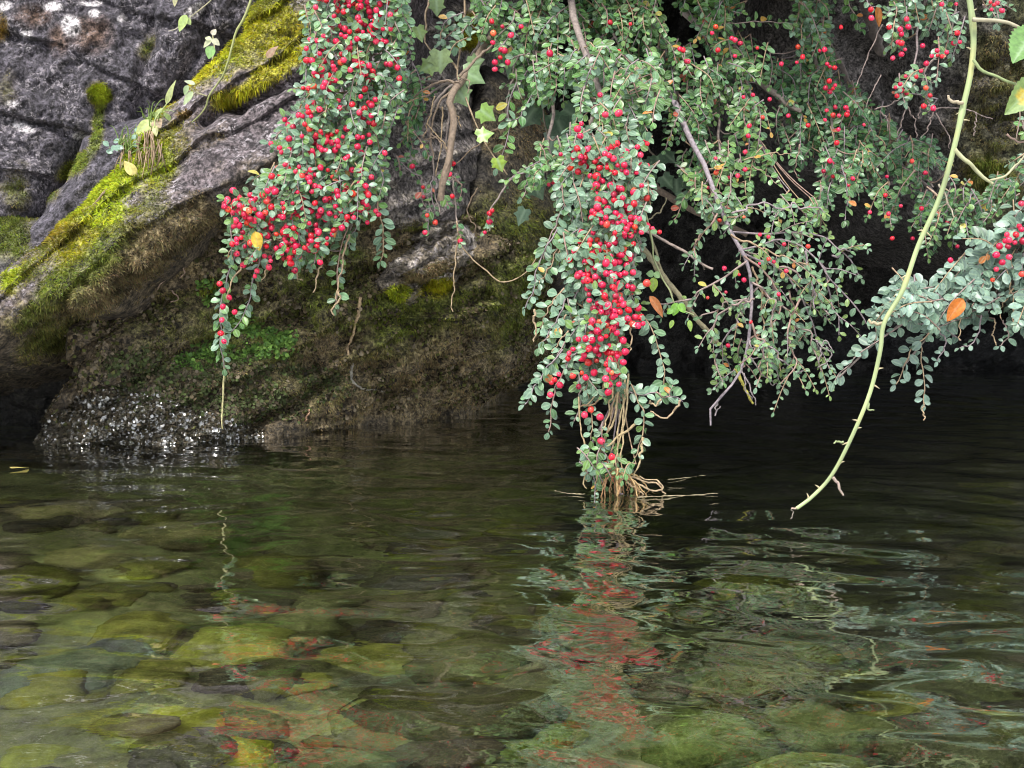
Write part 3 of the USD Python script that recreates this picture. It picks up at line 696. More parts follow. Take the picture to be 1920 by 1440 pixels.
def ripple(x, y):
    r = np.random.default_rng(5)
    h = np.zeros_like(x)
    p = np.stack([x, y, np.zeros_like(x)], -1)
    mod = .55 + .9 * meshkit.fbm(p * np.array([2.0, 3.0, 1]), 3, 101)
    wx, wy = (meshkit.fbm(p * 4, 2, 103) - .5) * .10, (meshkit.fbm(p * 4 + 9, 2, 105) - .5) * .10
    for k in range(34):
        lam = r.uniform(.035, .15)
        a = r.normal(math.pi / 2, .70)
        h += lam * .0034 * r.uniform(.5, 1.2) * np.sin(2 * np.pi / lam * ((x + wx) * math.cos(a) + (y + wy) * math.sin(a)) + r.uniform(0, 7))
    h += .0007 * (meshkit.fbm(p * np.array([22, 40, 1]), 3, 107) - .5) * 2
    calm = np.clip((y - 1.7) / .9, 0, 1)
    return h * mod * (1 - .45 * calm) * (1 - .38 * np.clip((.0 - x) / .3, 0, 1))


def water():
    core_x, core_y = np.arange(-1.3, 1.7, .0065), np.r_[np.arange(.62, 2.6, .0065), np.arange(2.6, 4.8, .012)]
    xs, ys = np.r_[-50, -20, -8, -3, core_x, 3, 8, 20, 50], np.r_[-50, -20, -5, -1, core_y, 6, 20, 50]
    X, Y = np.meshgrid(xs, ys); x, y = X.ravel(), Y.ravel()
    z = ripple(x, y) * ((np.abs(x) < 1.8) & (y > .55) & (y < 4.9))
    i = np.arange(len(x)).reshape(X.shape)
    a, b, c, d = i[:-1, :-1].ravel(), i[:-1, 1:].ravel(), i[1:, 1:].ravel(), i[1:, :-1].ravel()
    f = np.vstack([np.stack([a, b, c], 1), np.stack([a, c, d], 1)])
    m = len(x)
    ring = np.r_[i[0, :], i[1:, -1], i[-1, -2::-1], i[-2:0:-1, 0]]
    low = np.stack([x[ring], y[ring], np.full(len(ring), -1.2)], 1)
    q = np.arange(len(ring)); q2 = np.roll(q, -1)
    f = np.vstack([f, np.stack([ring, m + q, m + q2], 1), np.stack([ring, m + q2, ring[q2]], 1)])
    cn = m + len(ring)
    f = np.vstack([f, np.stack([np.full(len(q), cn), m + q2, m + q], 1)])
    v = np.vstack([np.stack([x, y, z], 1), low, [[0, 0, -1.2]]])
    fn = np.zeros_like(v); tri = f[:2 * (len(xs) - 1) * (len(ys) - 1)]
    p = put('/World/water', v, f, 'water_look')
    n = np.zeros_like(v)
    cr = np.cross(v[tri[:, 1]] - v[tri[:, 0]], v[tri[:, 2]] - v[tri[:, 0]])
    for k in range(3):
        for j in range(3):
            n[:, j] += np.bincount(tri[:, k], cr[:, j], len(v))
    n[m:] = [0, 0, -1]
    UsdGeom.Mesh(p).GetNormalsAttr().Set(Vt.Vec3fArray.FromNumpy(np.ascontiguousarray(norm(n), np.float32)))
    tag(p, 'clear dark stream water with small ripples and wavering reflections', 'water', None, 'structure')


water()

# ------------------------------------------------------------------ leaves, berries, sprigs
_mt, _stt = np.array([0, .25, .5, .75, 1.0]), np.array([.12, .37, .63, .88])
_wd = np.array([.42, .92, 1.0, .62])
LEAF_F = []
for sgn, o in ((1, 5), (-1, 9)):
    tri = [(0, o, 1), (o, o + 1, 1), (o + 1, 2, 1), (o + 1, o + 2, 2), (o + 2, 3, 2), (o + 2, o + 3, 3), (o + 3, 4, 3)]
    LEAF_F += [t if sgn > 0 else (t[0], t[2], t[1]) for t in tri]
LEAF_F = np.array(LEAF_F)
LEAF_ST = np.array([(0, t) for t in _mt] + [(1, t) for t in _stt] * 2)


def leaf_verts(P, A, N, L, wr=.62, fold=.28, droop=.18):
    """P base (n,3), A axis, N facing normal, L length -> (n,13,3)."""
    n = len(P)
    A = norm(A); N = norm(N - A * (N * A).sum(1, keepdims=True)); S = np.cross(A, N)
    L = np.asarray(L)[:, None, None]
    wr = np.broadcast_to(wr, (n,))[:, None, None]; fold = np.broadcast_to(fold, (n,))[:, None, None]; droop = np.broadcast_to(droop, (n,))[:, None, None]
    mid = P[:, None] + A[:, None] * (L * (_mt[:, None] + .08)) - N[:, None] * (L * droop * (_mt ** 2)[:, None])
    out = [mid]
    for sg in (1, -1):
        w = .5 * wr * _wd[:, None]
        out.append(P[:, None] + A[:, None] * (L * (_stt[:, None] + .08)) + S[:, None] * (sg * L * w) + N[:, None] * (L * (fold * w - droop * (_stt ** 2)[:, None])))
    return np.concatenate(out, 1)


def uv_ball(nu=9, nv=7):
    th = np.arange(nv + 1) / nv * np.pi; ph = np.arange(nu) / nu * 2 * np.pi
    v, st = [[0, 0, .86]], [[0, 0]]
    for i in range(1, nv):
        for q in ph:
            rr = 1.0
            v.append([rr * math.sin(th[i]) * math.cos(q), rr * math.sin(th[i]) * math.sin(q), math.cos(th[i])]); st.append([0, i / nv])
    v.append([0, 0, -.97]); st.append([0, 1])
    f = []
    for j in range(nu):
        f.append((0, 1 + j, 1 + (j + 1) % nu))
        for i in range(nv - 2):
            a, b = 1 + i * nu + j, 1 + i * nu + (j + 1) % nu
            f += [(a, a + nu, b + nu), (a, b + nu, b)]
        f.append((1 + (nv - 2) * nu + j, len(v) - 1, 1 + (nv - 2) * nu + (j + 1) % nu))
    return np.array(v), np.array(f), np.array(st, float)


BALL_V, BALL_F, BALL_ST = uv_ball()
T_GLAUC = [(.135, .230, .150), (.115, .210, .130), (.155, .255, .175), (.110, .215, .095)]
T_GREEN = [(.075, .185, .038), (.095, .215, .050), (.055, .150, .038), (.120, .225, .045)]
T_DARK = [(.038, .125, .045), (.048, .145, .052), (.030, .105, .038), (.065, .165, .045)]
T_BRIGHT = [(.170, .280, .070), (.140, .250, .060), (.200, .300, .090)]
T_MIX = T_GLAUC + T_GREEN
T_AUT = [(.50, .16, .03), (.55, .30, .05), (.45, .08, .05), (.40, .34, .05)]


class Branch:
    """One hanging branch of the berry shrub: stems, twigs, leaves, berries."""
    def __init__(s, name, label, tints, leafpx=21, autumn=.012, wr=.66):
        s.name, s.label, s.tints, s.leafpx, s.autumn, s.wr = name, label, tints, leafpx * .78, autumn, wr
        s.P, s.A, s.N, s.L, s.T, s.tw, s.stems, s.roots, s.ber = [], [], [], [], [], [], [], [], []
        s.stempts = None

    def stem(s, pts, Y, r0=.004, r1=.0012, tint=(.21, .17, .15), n=30):
        c = pxpath(pts, Y, n, .006)
        s.stems.append((c, r0, r1, tint))
        s.stempts = c if s.stempts is None else np.vstack([s.stempts, c])
        return c

    def leaves_on(s, path, spacing=.0065, L=None, tints=None, start=.12, jitter=.3, end=1.0, twig=True, r=.0011, face=(0, -.85, .55), side=.85):
        """Leaves alternate along a path (m,3)."""
        path = np.asarray(path, float)
        seg = np.r_[0, np.cumsum(np.linalg.norm(np.diff(path, axis=0), axis=1))]
        if seg[-1] < .004:
            return
        t = np.arange(seg[-1] * start, seg[-1] * end, spacing); t = t + rng.uniform(-.25, .25, len(t)) * spacing
        t = np.clip(t, 0, seg[-1])
        if len(t) == 0:
            return
        P = np.stack([np.interp(t, seg, path[:, k]) for k in range(3)], 1)
        T = norm(np.stack([np.interp(np.minimum(t + .004, seg[-1]), seg, path[:, k]) - np.interp(np.maximum(t - .004, 0), seg, path[:, k]) for k in range(3)], 1))
        n = len(t)
        F = norm(np.array(face) + rng.normal(0, jitter, (n, 3)))
        S = norm(np.cross(T, F)) * np.where(np.arange(n) % 2, 1, -1)[:, None]
        A = T * rng.uniform(.35, .75, (n, 1)) + S * side * rng.uniform(.7, 1.15, (n, 1)) + rng.normal(0, .22, (n, 3)) + np.array([0, 0, .10])
        Lm = (L or s.leafpx) / FPX * P[:, 1]
        grow = np.where(t > seg[-1] - .012, .75, 1.0)
        s.P.append(P); s.A.append(A); s.N.append(F); s.L.append(Lm * grow * rng.uniform(.68, 1.22, n))
        tn = np.array(tints or s.tints)[rng.integers(len(tints or s.tints), size=n)] * rng.uniform(.55, 1.30, (n, 1))
        au = rng.random(n) < s.autumn
        tn[au] = np.array(T_AUT)[rng.integers(len(T_AUT), size=au.sum())]
        s.T.append(tn)
        # terminal leaf
        s.P.append(path[-1:]); s.A.append(path[-1:] - path[-2:-1]); s.N.append(F[-1:]); s.L.append(Lm[-1:] * .8); s.T.append(tn[-1:])
        if twig:
            s.tw.append((path, r))

    def garland(s, pts, Y, n=26, wob=.004, **k):
        c = pxpath(pts, Y, n, wob)
        k['L'] = k.get('L', s.leafpx / .78) * .82; k['spacing'] = k.get('spacing', .0065) * .82
        s.leaves_on(c, **k)
        return c

    def mass(s, poly, Y, flow, dens=1.0, length=(36, 82), thick=.045, L=None, tints=None, fan=28, spacing=.0062, connect=True):
        """Fills a leafy mass: many short sprigs that grow along the flow. Y is a depth, or a function of (px, py)."""
        pg = Polygon(poly).buffer(0)
        x0, y0, x1, y1 = pg.bounds
        nsp = int(pg.area / (26 * 26) * dens * (1.75 if (L or 20) <= 20 else 1.6))
        got = []
        while len(got) < nsp:
            q = np.stack([rng.uniform(x0, x1, 4 * nsp + 8), rng.uniform(y0, y1, 4 * nsp + 8)], 1)
            got += list(q[contains_xy(pg, q[:, 0], q[:, 1])])
        base = None
        if s.stempts is not None:
            base = cKDTree(np.stack(PX(s.stempts), 1))
        for q in got[:nsp]:
            f = flow(q[0], q[1]) if callable(flow) else np.array(flow, float)
            ang = math.atan2(f[1], f[0]) + math.radians(rng.normal(0, fan))
            ln = rng.uniform(*length)
            d = np.array([math.cos(ang), math.sin(ang)])
            y = (Y(q[0], q[1]) if callable(Y) else Y) + rng.uniform(-thick, thick)
            e = q + d * ln * .5 + np.array([0, .10 * ln])
            m = q + np.array([rng.normal(0, 4), rng.normal(0, 4) - .06 * ln])
            st = q - d * ln * .5
            dy = rng.normal(0, .012)
            if not pg.buffer(18).contains(Point(e)):
                e = q + (e - q) * .45
            c = pxpath([(*st, y + .012), (*m, y - .004), (*e, y + dy)], None, 8)
            s.leaves_on(c, spacing=spacing * .74, L=None if L is None else L * .76, tints=tints)
            if base is not None and connect and rng.random() < .6:
                dist, i = base.query(st)
                if dist < 170:
                    p1 = s.stempts[i]; p2 = c[0]
                    s.tw.append((np.linspace(p1, p2, 8) + np.array([0, .006, -.006]) * np.sin(np.linspace(0, np.pi, 8))[:, None], .0012))

    def berries(s, pts=None, poly=None, n=0, Y=1.85, px=17, cluster=2.6, front=.0, tints=((.62, .014, .060), (.54, .011, .055), (.68, .030, .080), (.60, .012, .028)), spread=.02):
        """Berries at given picture places, or in clusters scattered in a polygon."""
        got = [] if pts is None else [tuple(p) for p in pts]
        if poly is not None:
            pg = Polygon(poly).buffer(0); x0, y0, x1, y1 = pg.bounds
            guard = 0
            while len(got) < n and guard < 20000:
                guard += 1
                c = np.array([rng.uniform(x0, x1), rng.uniform(y0, y1)])
                if not pg.contains(Point(c)):
                    continue
                for _ in range(1 + rng.poisson(cluster - 1)):
                    got.append(tuple(c + rng.normal(0, px * .7, 2)))
        for (x, y) in got[:max(n, len(pts) if pts is not None else 0)]:
            yy = (Y(x, y) if callable(Y) else Y) - front + rng.uniform(-spread, spread * .5)
            c = W(x, y, yy); px_ = px * .70; r = px_ / FPX * yy * .5 * rng.choice([rng.uniform(.70, .9), rng.uniform(.88, 1.15), rng.uniform(.95, 1.15)])
            if any(np.linalg.norm(c - b[0]) < .80 * (r + b[1]) for b in s.ber):
                c = W(x + rng.normal(0, px * .7), y + rng.normal(0, px * .7), yy - rng.uniform(0, r))
                if any(np.linalg.norm(c - b[0]) < .75 * (r + b[1]) for b in s.ber):
                    continue
            if poly is not None:
                for _ in range(rng.integers(0, 3)):
                    a = rng.uniform(0, 2 * np.pi); d = np.array([math.cos(a), rng.uniform(-.8, .1), math.sin(a)])
                    s.P.append((c + d * r * rng.uniform(.5, 1.0))[None]); s.A.append((d + [0, -.25, -.1])[None]); s.N.append(norm(np.array([rng.normal(0, .35), -.85, .5]))[None])
                    s.L.append(np.array([s.leafpx / FPX * yy * rng.uniform(.75, 1.15)])); s.T.append((np.array(s.tints[rng.integers(len(s.tints))]) * rng.uniform(.85, 1.2))[None])
            s.ber.append((c, r, np.array(tints[rng.integers(len(tints))]) * (rng.uniform(.8, 1.2) if rng.random() > .1 else rng.uniform(.45, .7)) * (np.array([1.05, 3.5, .6]) if rng.random() < .08 else 1)))

    def root(s, pts, Y, r0=.0016, r1=.0008, tint=(.34, .25, .15), n=26, wob=.004):
        s.roots.append((pxpath(pts, Y, n, wob), r0, r1, tint))

    def build(s):
        t = thing(s.name, s.label, 'shrub branch', 'hanging branches of the berry shrub')
        for c, r0, r1, ti in s.stems:
            part(t, 'stem', tube(Mb(), c, r0, r1, 7, ti, .00025), 'bark')
        for c, r0, r1, ti in s.roots:
            part(t, 'root', tube(Mb(), c, r0, r1, 5, ti, .0002), 'bark')
        if s.tw:
            mb = Mb()
            for m in sorted({len(p) for p, _ in s.tw}):
                g = [(p, r) for p, r in s.tw if len(p) == m]
                v, f, _ = tube_arr(np.array([p for p, _ in g]), np.array([r for _, r in g]), np.array([r * .6 for _, r in g]), 4)
                c = np.repeat(np.array([(.28, .21, .19), (.34, .24, .15), (.26, .21, .22), (.30, .20, .16)])[rng.integers(4, size=len(g))], m * 4, 0)
                mb.add(v, f, None, c)
            part(t, 'twigs', mb, 'bark', 'stuff')
        if s.P:
            P, A, N, L, T = (np.concatenate(x) for x in (s.P, s.A, s.N, s.L, s.T))
            V = leaf_verts(P, A, N, L, s.wr * rng.uniform(.85, 1.18, len(P)), rng.uniform(.05, .55, len(P)), rng.uniform(-.05, .35, len(P)))
            px, py = PX(V)
            area = np.zeros(len(P))
            for a, b, c in LEAF_F:
                area += .5 * np.abs((px[:, b] - px[:, a]) * (py[:, c] - py[:, a]) - (px[:, c] - px[:, a]) * (py[:, b] - py[:, a]))
            out = (px.mean(1) < -5) | (px.mean(1) > 1925) | (py.mean(1) < -5)
            # the nearest leaf of each small picture cell hides the others
            score = np.where(out, -1, area) * (1 + 6 * np.clip((np.percentile(P[:, 1], 60) - P[:, 1]) / .08, -.16, 1))
            own = np.zeros(len(P), bool); own[np.argsort(-score)[:300]] = True
            own &= ~out
            for i in np.nonzero(own)[0]:
                put(fresh(str(t.GetPath()), 'leaf'), V[i], LEAF_F, 'leaf', LEAF_ST, np.repeat(T[i:i + 1], 13, 0))
            V, T = V[~own], T[~own]
            if len(V):
                f = (LEAF_F[None] + (np.arange(len(V)) * 13)[:, None, None]).reshape(-1, 3)
                part(t, 'foliage', (V.reshape(-1, 3), f, np.tile(LEAF_ST, (len(V), 1)), np.repeat(T, 13, 0)), 'leaf', 'stuff')
        rest = Mb()
        for k, (c, r, ti) in enumerate(sorted(s.ber, key=lambda q: q[0][1] - 4 * q[1])):
            z = norm(np.array([rng.normal(0, .9), -.6 + rng.normal(0, .5), -.5 + rng.normal(0, .6)]))
            x = norm(np.cross(z, [.3, .2, 1])); y = np.cross(z, x)
            sq = 1 + rng.normal(0, .035, (len(BALL_V), 1))
            v = (BALL_V * sq * [r, r * rng.uniform(.92, 1.05), r * rng.uniform(.95, 1.15)]) @ np.stack([x, y, z]) + c
            if k < 300:
                put(fresh(str(t.GetPath()), 'berry'), v, BALL_F, 'berry', BALL_ST, np.repeat(ti[None], len(BALL_V), 0))
            else:
                rest.add(v, BALL_F, BALL_ST, ti)
        if rest.n:
            part(t, 'berries', rest, 'berry', 'stuff')
        return t


def ramp_y(pts):
    """Depth from the nearest of some (px, py, Y) marks, smoothly."""
    q = np.array(pts, float)

    def f(x, y):
        w = 1 / ((q[:, 0] - x) ** 2 + (q[:, 1] - y) ** 2 + 900)
        return float((w * q[:, 2]).sum() / w.sum())
    return f


# ---- 1: the branch full of berries on the left
YL = ramp_y([(690, -200, 1.98), (680, 0, 1.97), (650, 200, 1.94), (560, 350, 1.91), (650, 400, 1.92), (450, 450, 1.90), (415, 600, 1.93), (630, 560, 1.94)])
b = Branch('berry_branch', 'branch thick with crimson berries spilling over the mossy ridge at the left', [T_GLAUC[3], *T_GLAUC, T_GREEN[3], T_GREEN[1]], 20)
b.stem([(720, -260, 2.02), (690, -60, 1.99), (672, 70, 1.97), (645, 200, 1.96), (620, 290, 1.95), (565, 400, 1.93), (520, 470, 1.92), (500, 500, 1.92)], None, .004)
b.stem([(690, 60, 1.98), (700, 200, 1.97), (680, 330, 1.95), (655, 430, 1.94), (638, 520, 1.94)], None, .003)
b.stem([(650, 190, 1.96), (580, 290, 1.94), (500, 360, 1.92), (445, 420, 1.91)], None, .003)
FL = lambda x, y: np.array([-.45 if x < 640 else -.15, 1.0])
b.mass([(598, -260), (780, -260), (760, -30), (765, 60), (752, 110), (745, 180), (735, 250), (715, 330), (690, 320), (640, 330), (600, 330), (540, 300), (515, 262), (556, 205), (580, 120), (575, 60)], YL, FL, 1.25)
b.mass([(500, 340), (530, 290), (600, 310), (640, 325), (690, 330), (712, 315), (718, 345), (690, 385), (655, 415), (640, 440), (632, 430), (600, 455), (575, 490), (555, 500), (535, 455), (510, 445), (490, 480), (465, 460), (440, 490), (425, 460), (442, 400), (480, 372)], YL, FL, 1.0)
b.garland([(520, 345), (500, 325), (474, 340)], 1.90, L=24)
b.garland([(500, 375), (462, 370), (438, 385), (434, 420)], 1.90, L=23)
b.garland([(445, 465), (428, 520), (414, 560), (413, 640), (420, 692)], (1.90, 1.94), L=23, spacing=.0055)
b.garland([(495, 450), (478, 520), (466, 570), (452, 600), (428, 628)], (1.90, 1.93), L=21)
b.garland([(560, 440), (556, 480), (552, 508)], 1.91)
b.garland([(640, 420), (602, 465), (586, 497)], 1.90)
b.garland([(655, 420), (640, 460), (633, 520), (632, 560), (626, 575)], 1.91, L=24, spacing=.0075)
b.garland([(700, 340), (712, 400), (719, 450), (714, 490)], 1.92, L=24, spacing=.006)
b.garland([(690, 390), (664, 430), (655, 465)], 1.92)
b.root([(421, 600), (420, 700), (418, 780), (416, 806)], 1.945, .0014, .0012, (.36, .33, .16))
for q in ([(498, 480), (500, 505), (492, 525)], [(553, 500), (558, 520), (566, 526)], [(604, 470), (600, 500), (588, 548)], [(634, 545), (636, 562), (622, 580), (626, 592)], [(655, 440), (645, 480), (630, 560)], [(565, 400), (556, 450), (552, 490)], [(470, 480), (440, 520), (425, 560)]):
    b.root(q, 1.90)
BL = [(595, -10), (750, -10), (756, 60), (745, 110), (735, 170), (722, 260), (700, 290), (660, 300), (695, 345), (700, 380), (645, 440), (605, 470), (560, 480), (520, 500), (440, 470), (440, 390), (500, 355), (530, 310), (515, 250), (570, 170), (585, 80)]
b.berries(poly=BL, n=400, Y=YL, px=16.5, front=.031)
b.berries(poly=[(430, 370), (560, 330), (660, 360), (640, 420), (560, 480), (430, 490)], n=95, Y=YL, px=17, front=.031)
b.berries([(412, 532), (430, 558), (418, 575), (416, 600), (440, 585), (478, 518), (496, 480), (506, 482), (552, 508), (600, 492), (418, 545), (482, 508)], Y=1.905, px=16, front=.012)
b.berries([(420, 640), (414, 625)], Y=1.925, px=15, front=.012)
b.build()

# ---- 2: sparse twigs in the middle left
b = Branch('sparse_branch', 'sparse thin branch with few berries dangling around the broken brown stick', T_GREEN + T_DARK + T_GLAUC[3:], 18)
b.stem([(905, 60, 2.10), (870, 140, 2.08), (820, 165, 2.06), (775, 200, 2.04), (740, 210, 2.02)], None, .0028)
b.stem([(862, 150, 2.06), (818, 190, 2.03), (808, 250, 2.02), (812, 330, 2.01), (822, 400, 2.0)], None, .0022, .0010)
b.stem([(850, 165, 2.06), (838, 240, 2.05), (840, 320, 2.03), (862, 345, 2.02)], None, .0018, .0009)
b.stem([(836, 300, 2.02), (848, 350, 2.0), (856, 400, 1.99), (862, 452, 1.99)], None, .0016, .0009)
b.stem([(790, 330, 2.02), (800, 370, 2.0), (812, 400, 1.99)], None, .0014, .0008)
b.stem([(850, 160, 2.08), (770, 150, 2.06), (720, 175, 2.05), (690, 180, 2.05)], None, .0018, .0009)
b.mass([(735, 110), (790, 150), (800, 190), (760, 210), (700, 215), (700, 160)], 2.04, (-.7, .5), .8, L=17, tints=T_DARK + T_GREEN)
b.mass([(765, 190), (805, 200), (800, 300), (780, 320), (745, 315), (742, 295), (775, 280), (760, 240)], 2.02, (-.15, 1), .75, L=18, tints=T_DARK + T_GREEN)
b.mass([(832, 45), (880, 40), (905, 70), (860, 95), (838, 85)], 2.06, (-.8, .4), .9, L=22, tints=T_GLAUC)
b.garland([(842, 300), (832, 340), (838, 380), (850, 390)], 2.0, L=17)
b.garland([(848, 330), (865, 350), (862, 375)], 2.0, L=17)
b.garland([(795, 345), (792, 370), (800, 400)], 1.99, L=18)
b.garland([(806, 390), (802, 420), (800, 440)], 1.99, L=18)
b.garland([(856, 415), (862, 440), (862, 456)], 1.98, L=16)
b.garland([(812, 330), (808, 360), (815, 395)], 2.0, L=16)
for q in ([(862, 455), (875, 475), (910, 505), (945, 530), (985, 510), (1010, 470)], [(858, 450), (852, 510), (848, 585)], [(815, 180), (800, 240), (793, 260)], [(830, 200), (826, 280), (815, 330)], [(845, 190), (858, 220), (866, 240)], [(800, 230), (835, 270), (850, 300)]):
    b.root(q, 2.0, .0012, .0007)
b.berries([(850, 307), (843, 327), (848, 368), (793, 351), (794, 369), (801, 404), (816, 417), (797, 436), (863, 452), (773, 312)], Y=1.985, px=14)
b.build()

# ---- 3: upper branch left of the curtain
b = Branch('upper_left_branch', 'leafy upper branch with a bare grey stem hanging left of the central berry curtain', T_GREEN + T_GREEN + T_GLAUC[:2], 19)
b.stem([(985, -250, 2.15), (985, -20, 2.10), (994, 60, 2.06), (1008, 115, 2.04), (1030, 165, 2.02), (1036, 215, 2.0), (1031, 275, 1.99), (1050, 335, 1.96)], None, .0042, .0022)
b.stem([(994, 60, 2.06), (965, 130, 2.04), (953, 200, 2.03), (955, 240, 2.02)], None, .002, .001)
b.stem([(1050, 310, 1.97), (1000, 315, 1.96), (960, 335, 1.95), (930, 375, 1.94), (914, 432, 1.93)], None, .0018, .001)
b.stem([(900, -200, 2.12), (900, 20, 2.08), (935, 70, 2.06)], None, .002, .001)
b.mass([(890, -300), (1060, -300), (1060, 60), (1045, 95), (1005, 90), (985, 130), (945, 110), (905, 72), (880, 60), (895, 20)], 2.05, (-.2, 1), 1.15)
b.mass([(960, 115), (1000, 105), (1050, 85), (1075, 140), (1062, 178), (1010, 185), (955, 170)], 2.01, (-.1, 1), 1.0)
b.mass([(1012, 275), (1058, 270), (1072, 330), (1040, 350), (1000, 335), (975, 322), (985, 300)], 1.95, (-.4, 1), .9)
b.mass([(1060, 60), (1080, 60), (1090, 130), (1070, 150)], 2.0, (0, 1), .8)
b.garland([(968, 155), (952, 205), (957, 240), (945, 285), (934, 312)], 2.01, L=24, spacing=.0075)
b.garland([(1000, 172), (978, 212), (955, 228)], 2.01, L=20)
b.garland([(1010, 312), (962, 332), (945, 350)], 1.95, L=19)
b.garland([(1000, 310), (988, 340), (980, 370)], 1.95, L=19)
b.garland([(925, 390), (918, 410), (910, 438)], 1.935, L=16, start=.4)
b.berries([(922, 40), (942, 50), (925, 62), (958, 66), (924, 80), (940, 93), (946, 95), (938, 108), (952, 117), (928, 117), (928, 130), (1031, 100), (977, 50)], Y=1.985, px=16)
b.berries([(918, 400), (923, 395), (918, 416), (909, 436), (1037, 341), (1029, 346)], Y=1.925, px=15)
b.build()

# ---- 4: the central curtain that reaches the water
YC = ramp_y([(1120, 0, 1.99), (1150, 130, 1.94), (1140, 300, 1.85), (1150, 450, 1.81), (1130, 600, 1.77), (1150, 750, 1.75), (1160, 930, 1.735)])
b = Branch('berry_curtain', 'central curtain of pale leaves and crimson berries hanging down to the water', T_GLAUC + T_GLAUC + T_GREEN[3:], 22)
b.stem([(1040, -200, 2.10), (1065, -20, 2.04), (1085, 60, 1.99), (1108, 115, 1.95), (1135, 200, 1.91), (1150, 330, 1.86), (1145, 470, 1.83), (1150, 600, 1.80), (1160, 720, 1.77)], None, .006, .003)
b.stem([(1120, 150, 1.94), (1100, 300, 1.88), (1085, 450, 1.84), (1075, 600, 1.80), (1070, 690, 1.78)], None, .003, .0016)
b.stem([(1140, 240, 1.90), (1190, 340, 1.86), (1195, 450, 1.83), (1180, 560, 1.80)], None, .003, .0016)
FC = lambda x, y: np.array([-.25 if x < 1110 else .05, 1.0])
b.mass([(1075, 110), (1150, 95), (1225, 130), (1238, 200), (1200, 245), (1150, 262), (1085, 268), (1092, 200), (1062, 165)], YC, FC, 1.15, L=22, tints=T_GLAUC + T_GREEN + T_GREEN)
b.mass([(1068, 255), (1150, 235), (1200, 250), (1222, 300), (1215, 400), (1200, 470), (1180, 500), (1150, 480), (1110, 500), (1070, 480), (1055, 440), (1048, 405), (1052, 350), (1058, 300)], YC, FC, 1.15)
b.mass([(1045, 430), (1110, 470), (1180, 490), (1190, 540), (1180, 585), (1150, 620), (1120, 640), (1075, 640), (1060, 600), (1072, 555), (1072, 500)], YC, FC, .8, thick=.032)
b.mass([(1050, 610), (1120, 610), (1160, 620), (1175, 690), (1195, 745), (1160, 740), (1120, 730), (1085, 725), (1066, 700), (1056, 660)], YC, FC, .75, thick=.03)
for q, y, L in (([(1045, 430), (1012, 490), (998, 545), (986, 578)], 1.80, 22), ([(1050, 450), (1030, 500), (1010, 530)], 1.80, 22), ([(1058, 540), (1030, 575), (1015, 612)], 1.78, 24), ([(1060, 560), (1045, 600), (1020, 640)], 1.77, 24), ([(1055, 655), (1020, 700), (984, 760)], 1.755, 23), ([(1062, 680), (1038, 740), (1034, 780), (1028, 812)], 1.75, 23),
                ([(1085, 700), (1088, 760), (1078, 790)], 1.745, 24), ([(1095, 720), (1110, 780), (1108, 825)], 1.745, 24), ([(1165, 560), (1205, 590), (1232, 640), (1243, 690), (1249, 735)], 1.76, 25), ([(1150, 715), (1190, 738), (1235, 735), (1278, 752)], 1.75, 25), ([(1183, 720), (1205, 770), (1205, 815), (1190, 862)], 1.745, 24),
                ([(1230, 735), (1250, 745), (1262, 720)], 1.75, 22), ([(1050, 470), (1020, 520), (1000, 560)], 1.81, 22), ([(1062, 590), (1035, 625), (1012, 650)], 1.77, 24), ([(1066, 620), (1040, 655), (1022, 690)], 1.765, 24), ([(1050, 400), (1030, 450), (1015, 500)], 1.83, 22), ([(1060, 640), (1030, 690), (1000, 725)], 1.76, 22)):
    b.garland(q, y, L=L, spacing=.0062)
b.mass([(1100, 845), (1160, 850), (1185, 890), (1172, 905), (1105, 915), (1095, 895)], 1.74, (.1, 1), 1.0, length=(25, 50), thick=.02, L=20, tints=T_GREEN + T_BRIGHT + T_GLAUC)
b.garland([(1130, 790), (1128, 830), (1140, 870)], 1.74, L=20, tints=T_GREEN + T_GLAUC)
b.garland([(1160, 920), (1172, 936), (1178, 944)], 1.735, L=16, tints=T_BRIGHT)
for q in ([(1172, 700), (1166, 780), (1158, 860), (1155, 945)], [(1178, 700), (1172, 790), (1164, 870), (1162, 930)], [(1150, 720), (1140, 780), (1128, 820)], [(1165, 710), (1150, 760), (1135, 830), (1132, 850)], [(1140, 700), (1120, 750), (1085, 765)], [(1190, 795), (1140, 835), (1110, 860), (1095, 900), (1100, 918)],
          [(1085, 745), (1090, 800), (1100, 870), (1098, 900)], [(1160, 730), (1146, 800), (1120, 850), (1118, 910)], [(1175, 720), (1160, 800), (1150, 880)], [(1205, 820), (1198, 870), (1190, 895)], [(1150, 660), (1160, 700), (1130, 730), (1100, 760)]):
    b.root(q, 1.742, rng.uniform(.0009, .0020), .0009, [(.34, .26, .14), (.40, .31, .17), (.26, .18, .10)][rng.integers(3)])
for k in range(26):
    x = rng.uniform(1140, 1172); x2 = x + rng.normal(10, 32); yb = rng.uniform(925, 948)
    b.root([(x, 885 + rng.uniform(-10, 8)), (x + (x2 - x) * .6, 900 + rng.uniform(-6, 6)), (x2, yb)], 1.738 + rng.uniform(-.02, .03), rng.uniform(.0008, .0015), .0006, [(.34, .20, .09), (.40, .27, .12), (.24, .13, .06)][rng.integers(3)])
for q in ([(1165, 893), (1195, 905), (1225, 918), (1244, 915), (1238, 903), (1200, 895)], [(1168, 893), (1185, 912), (1210, 928), (1222, 934)], [(1168, 890), (1200, 900), (1228, 906), (1250, 925)], [(1275, 750), (1262, 775), (1240, 782), (1218, 770)], [(1240, 748), (1228, 760), (1215, 752)], [(1002, 580), (1003, 620), (1003, 642)], [(1180, 595), (1184, 640), (1180, 660)]):
    b.root(q, 1.74, .0015, .0009)
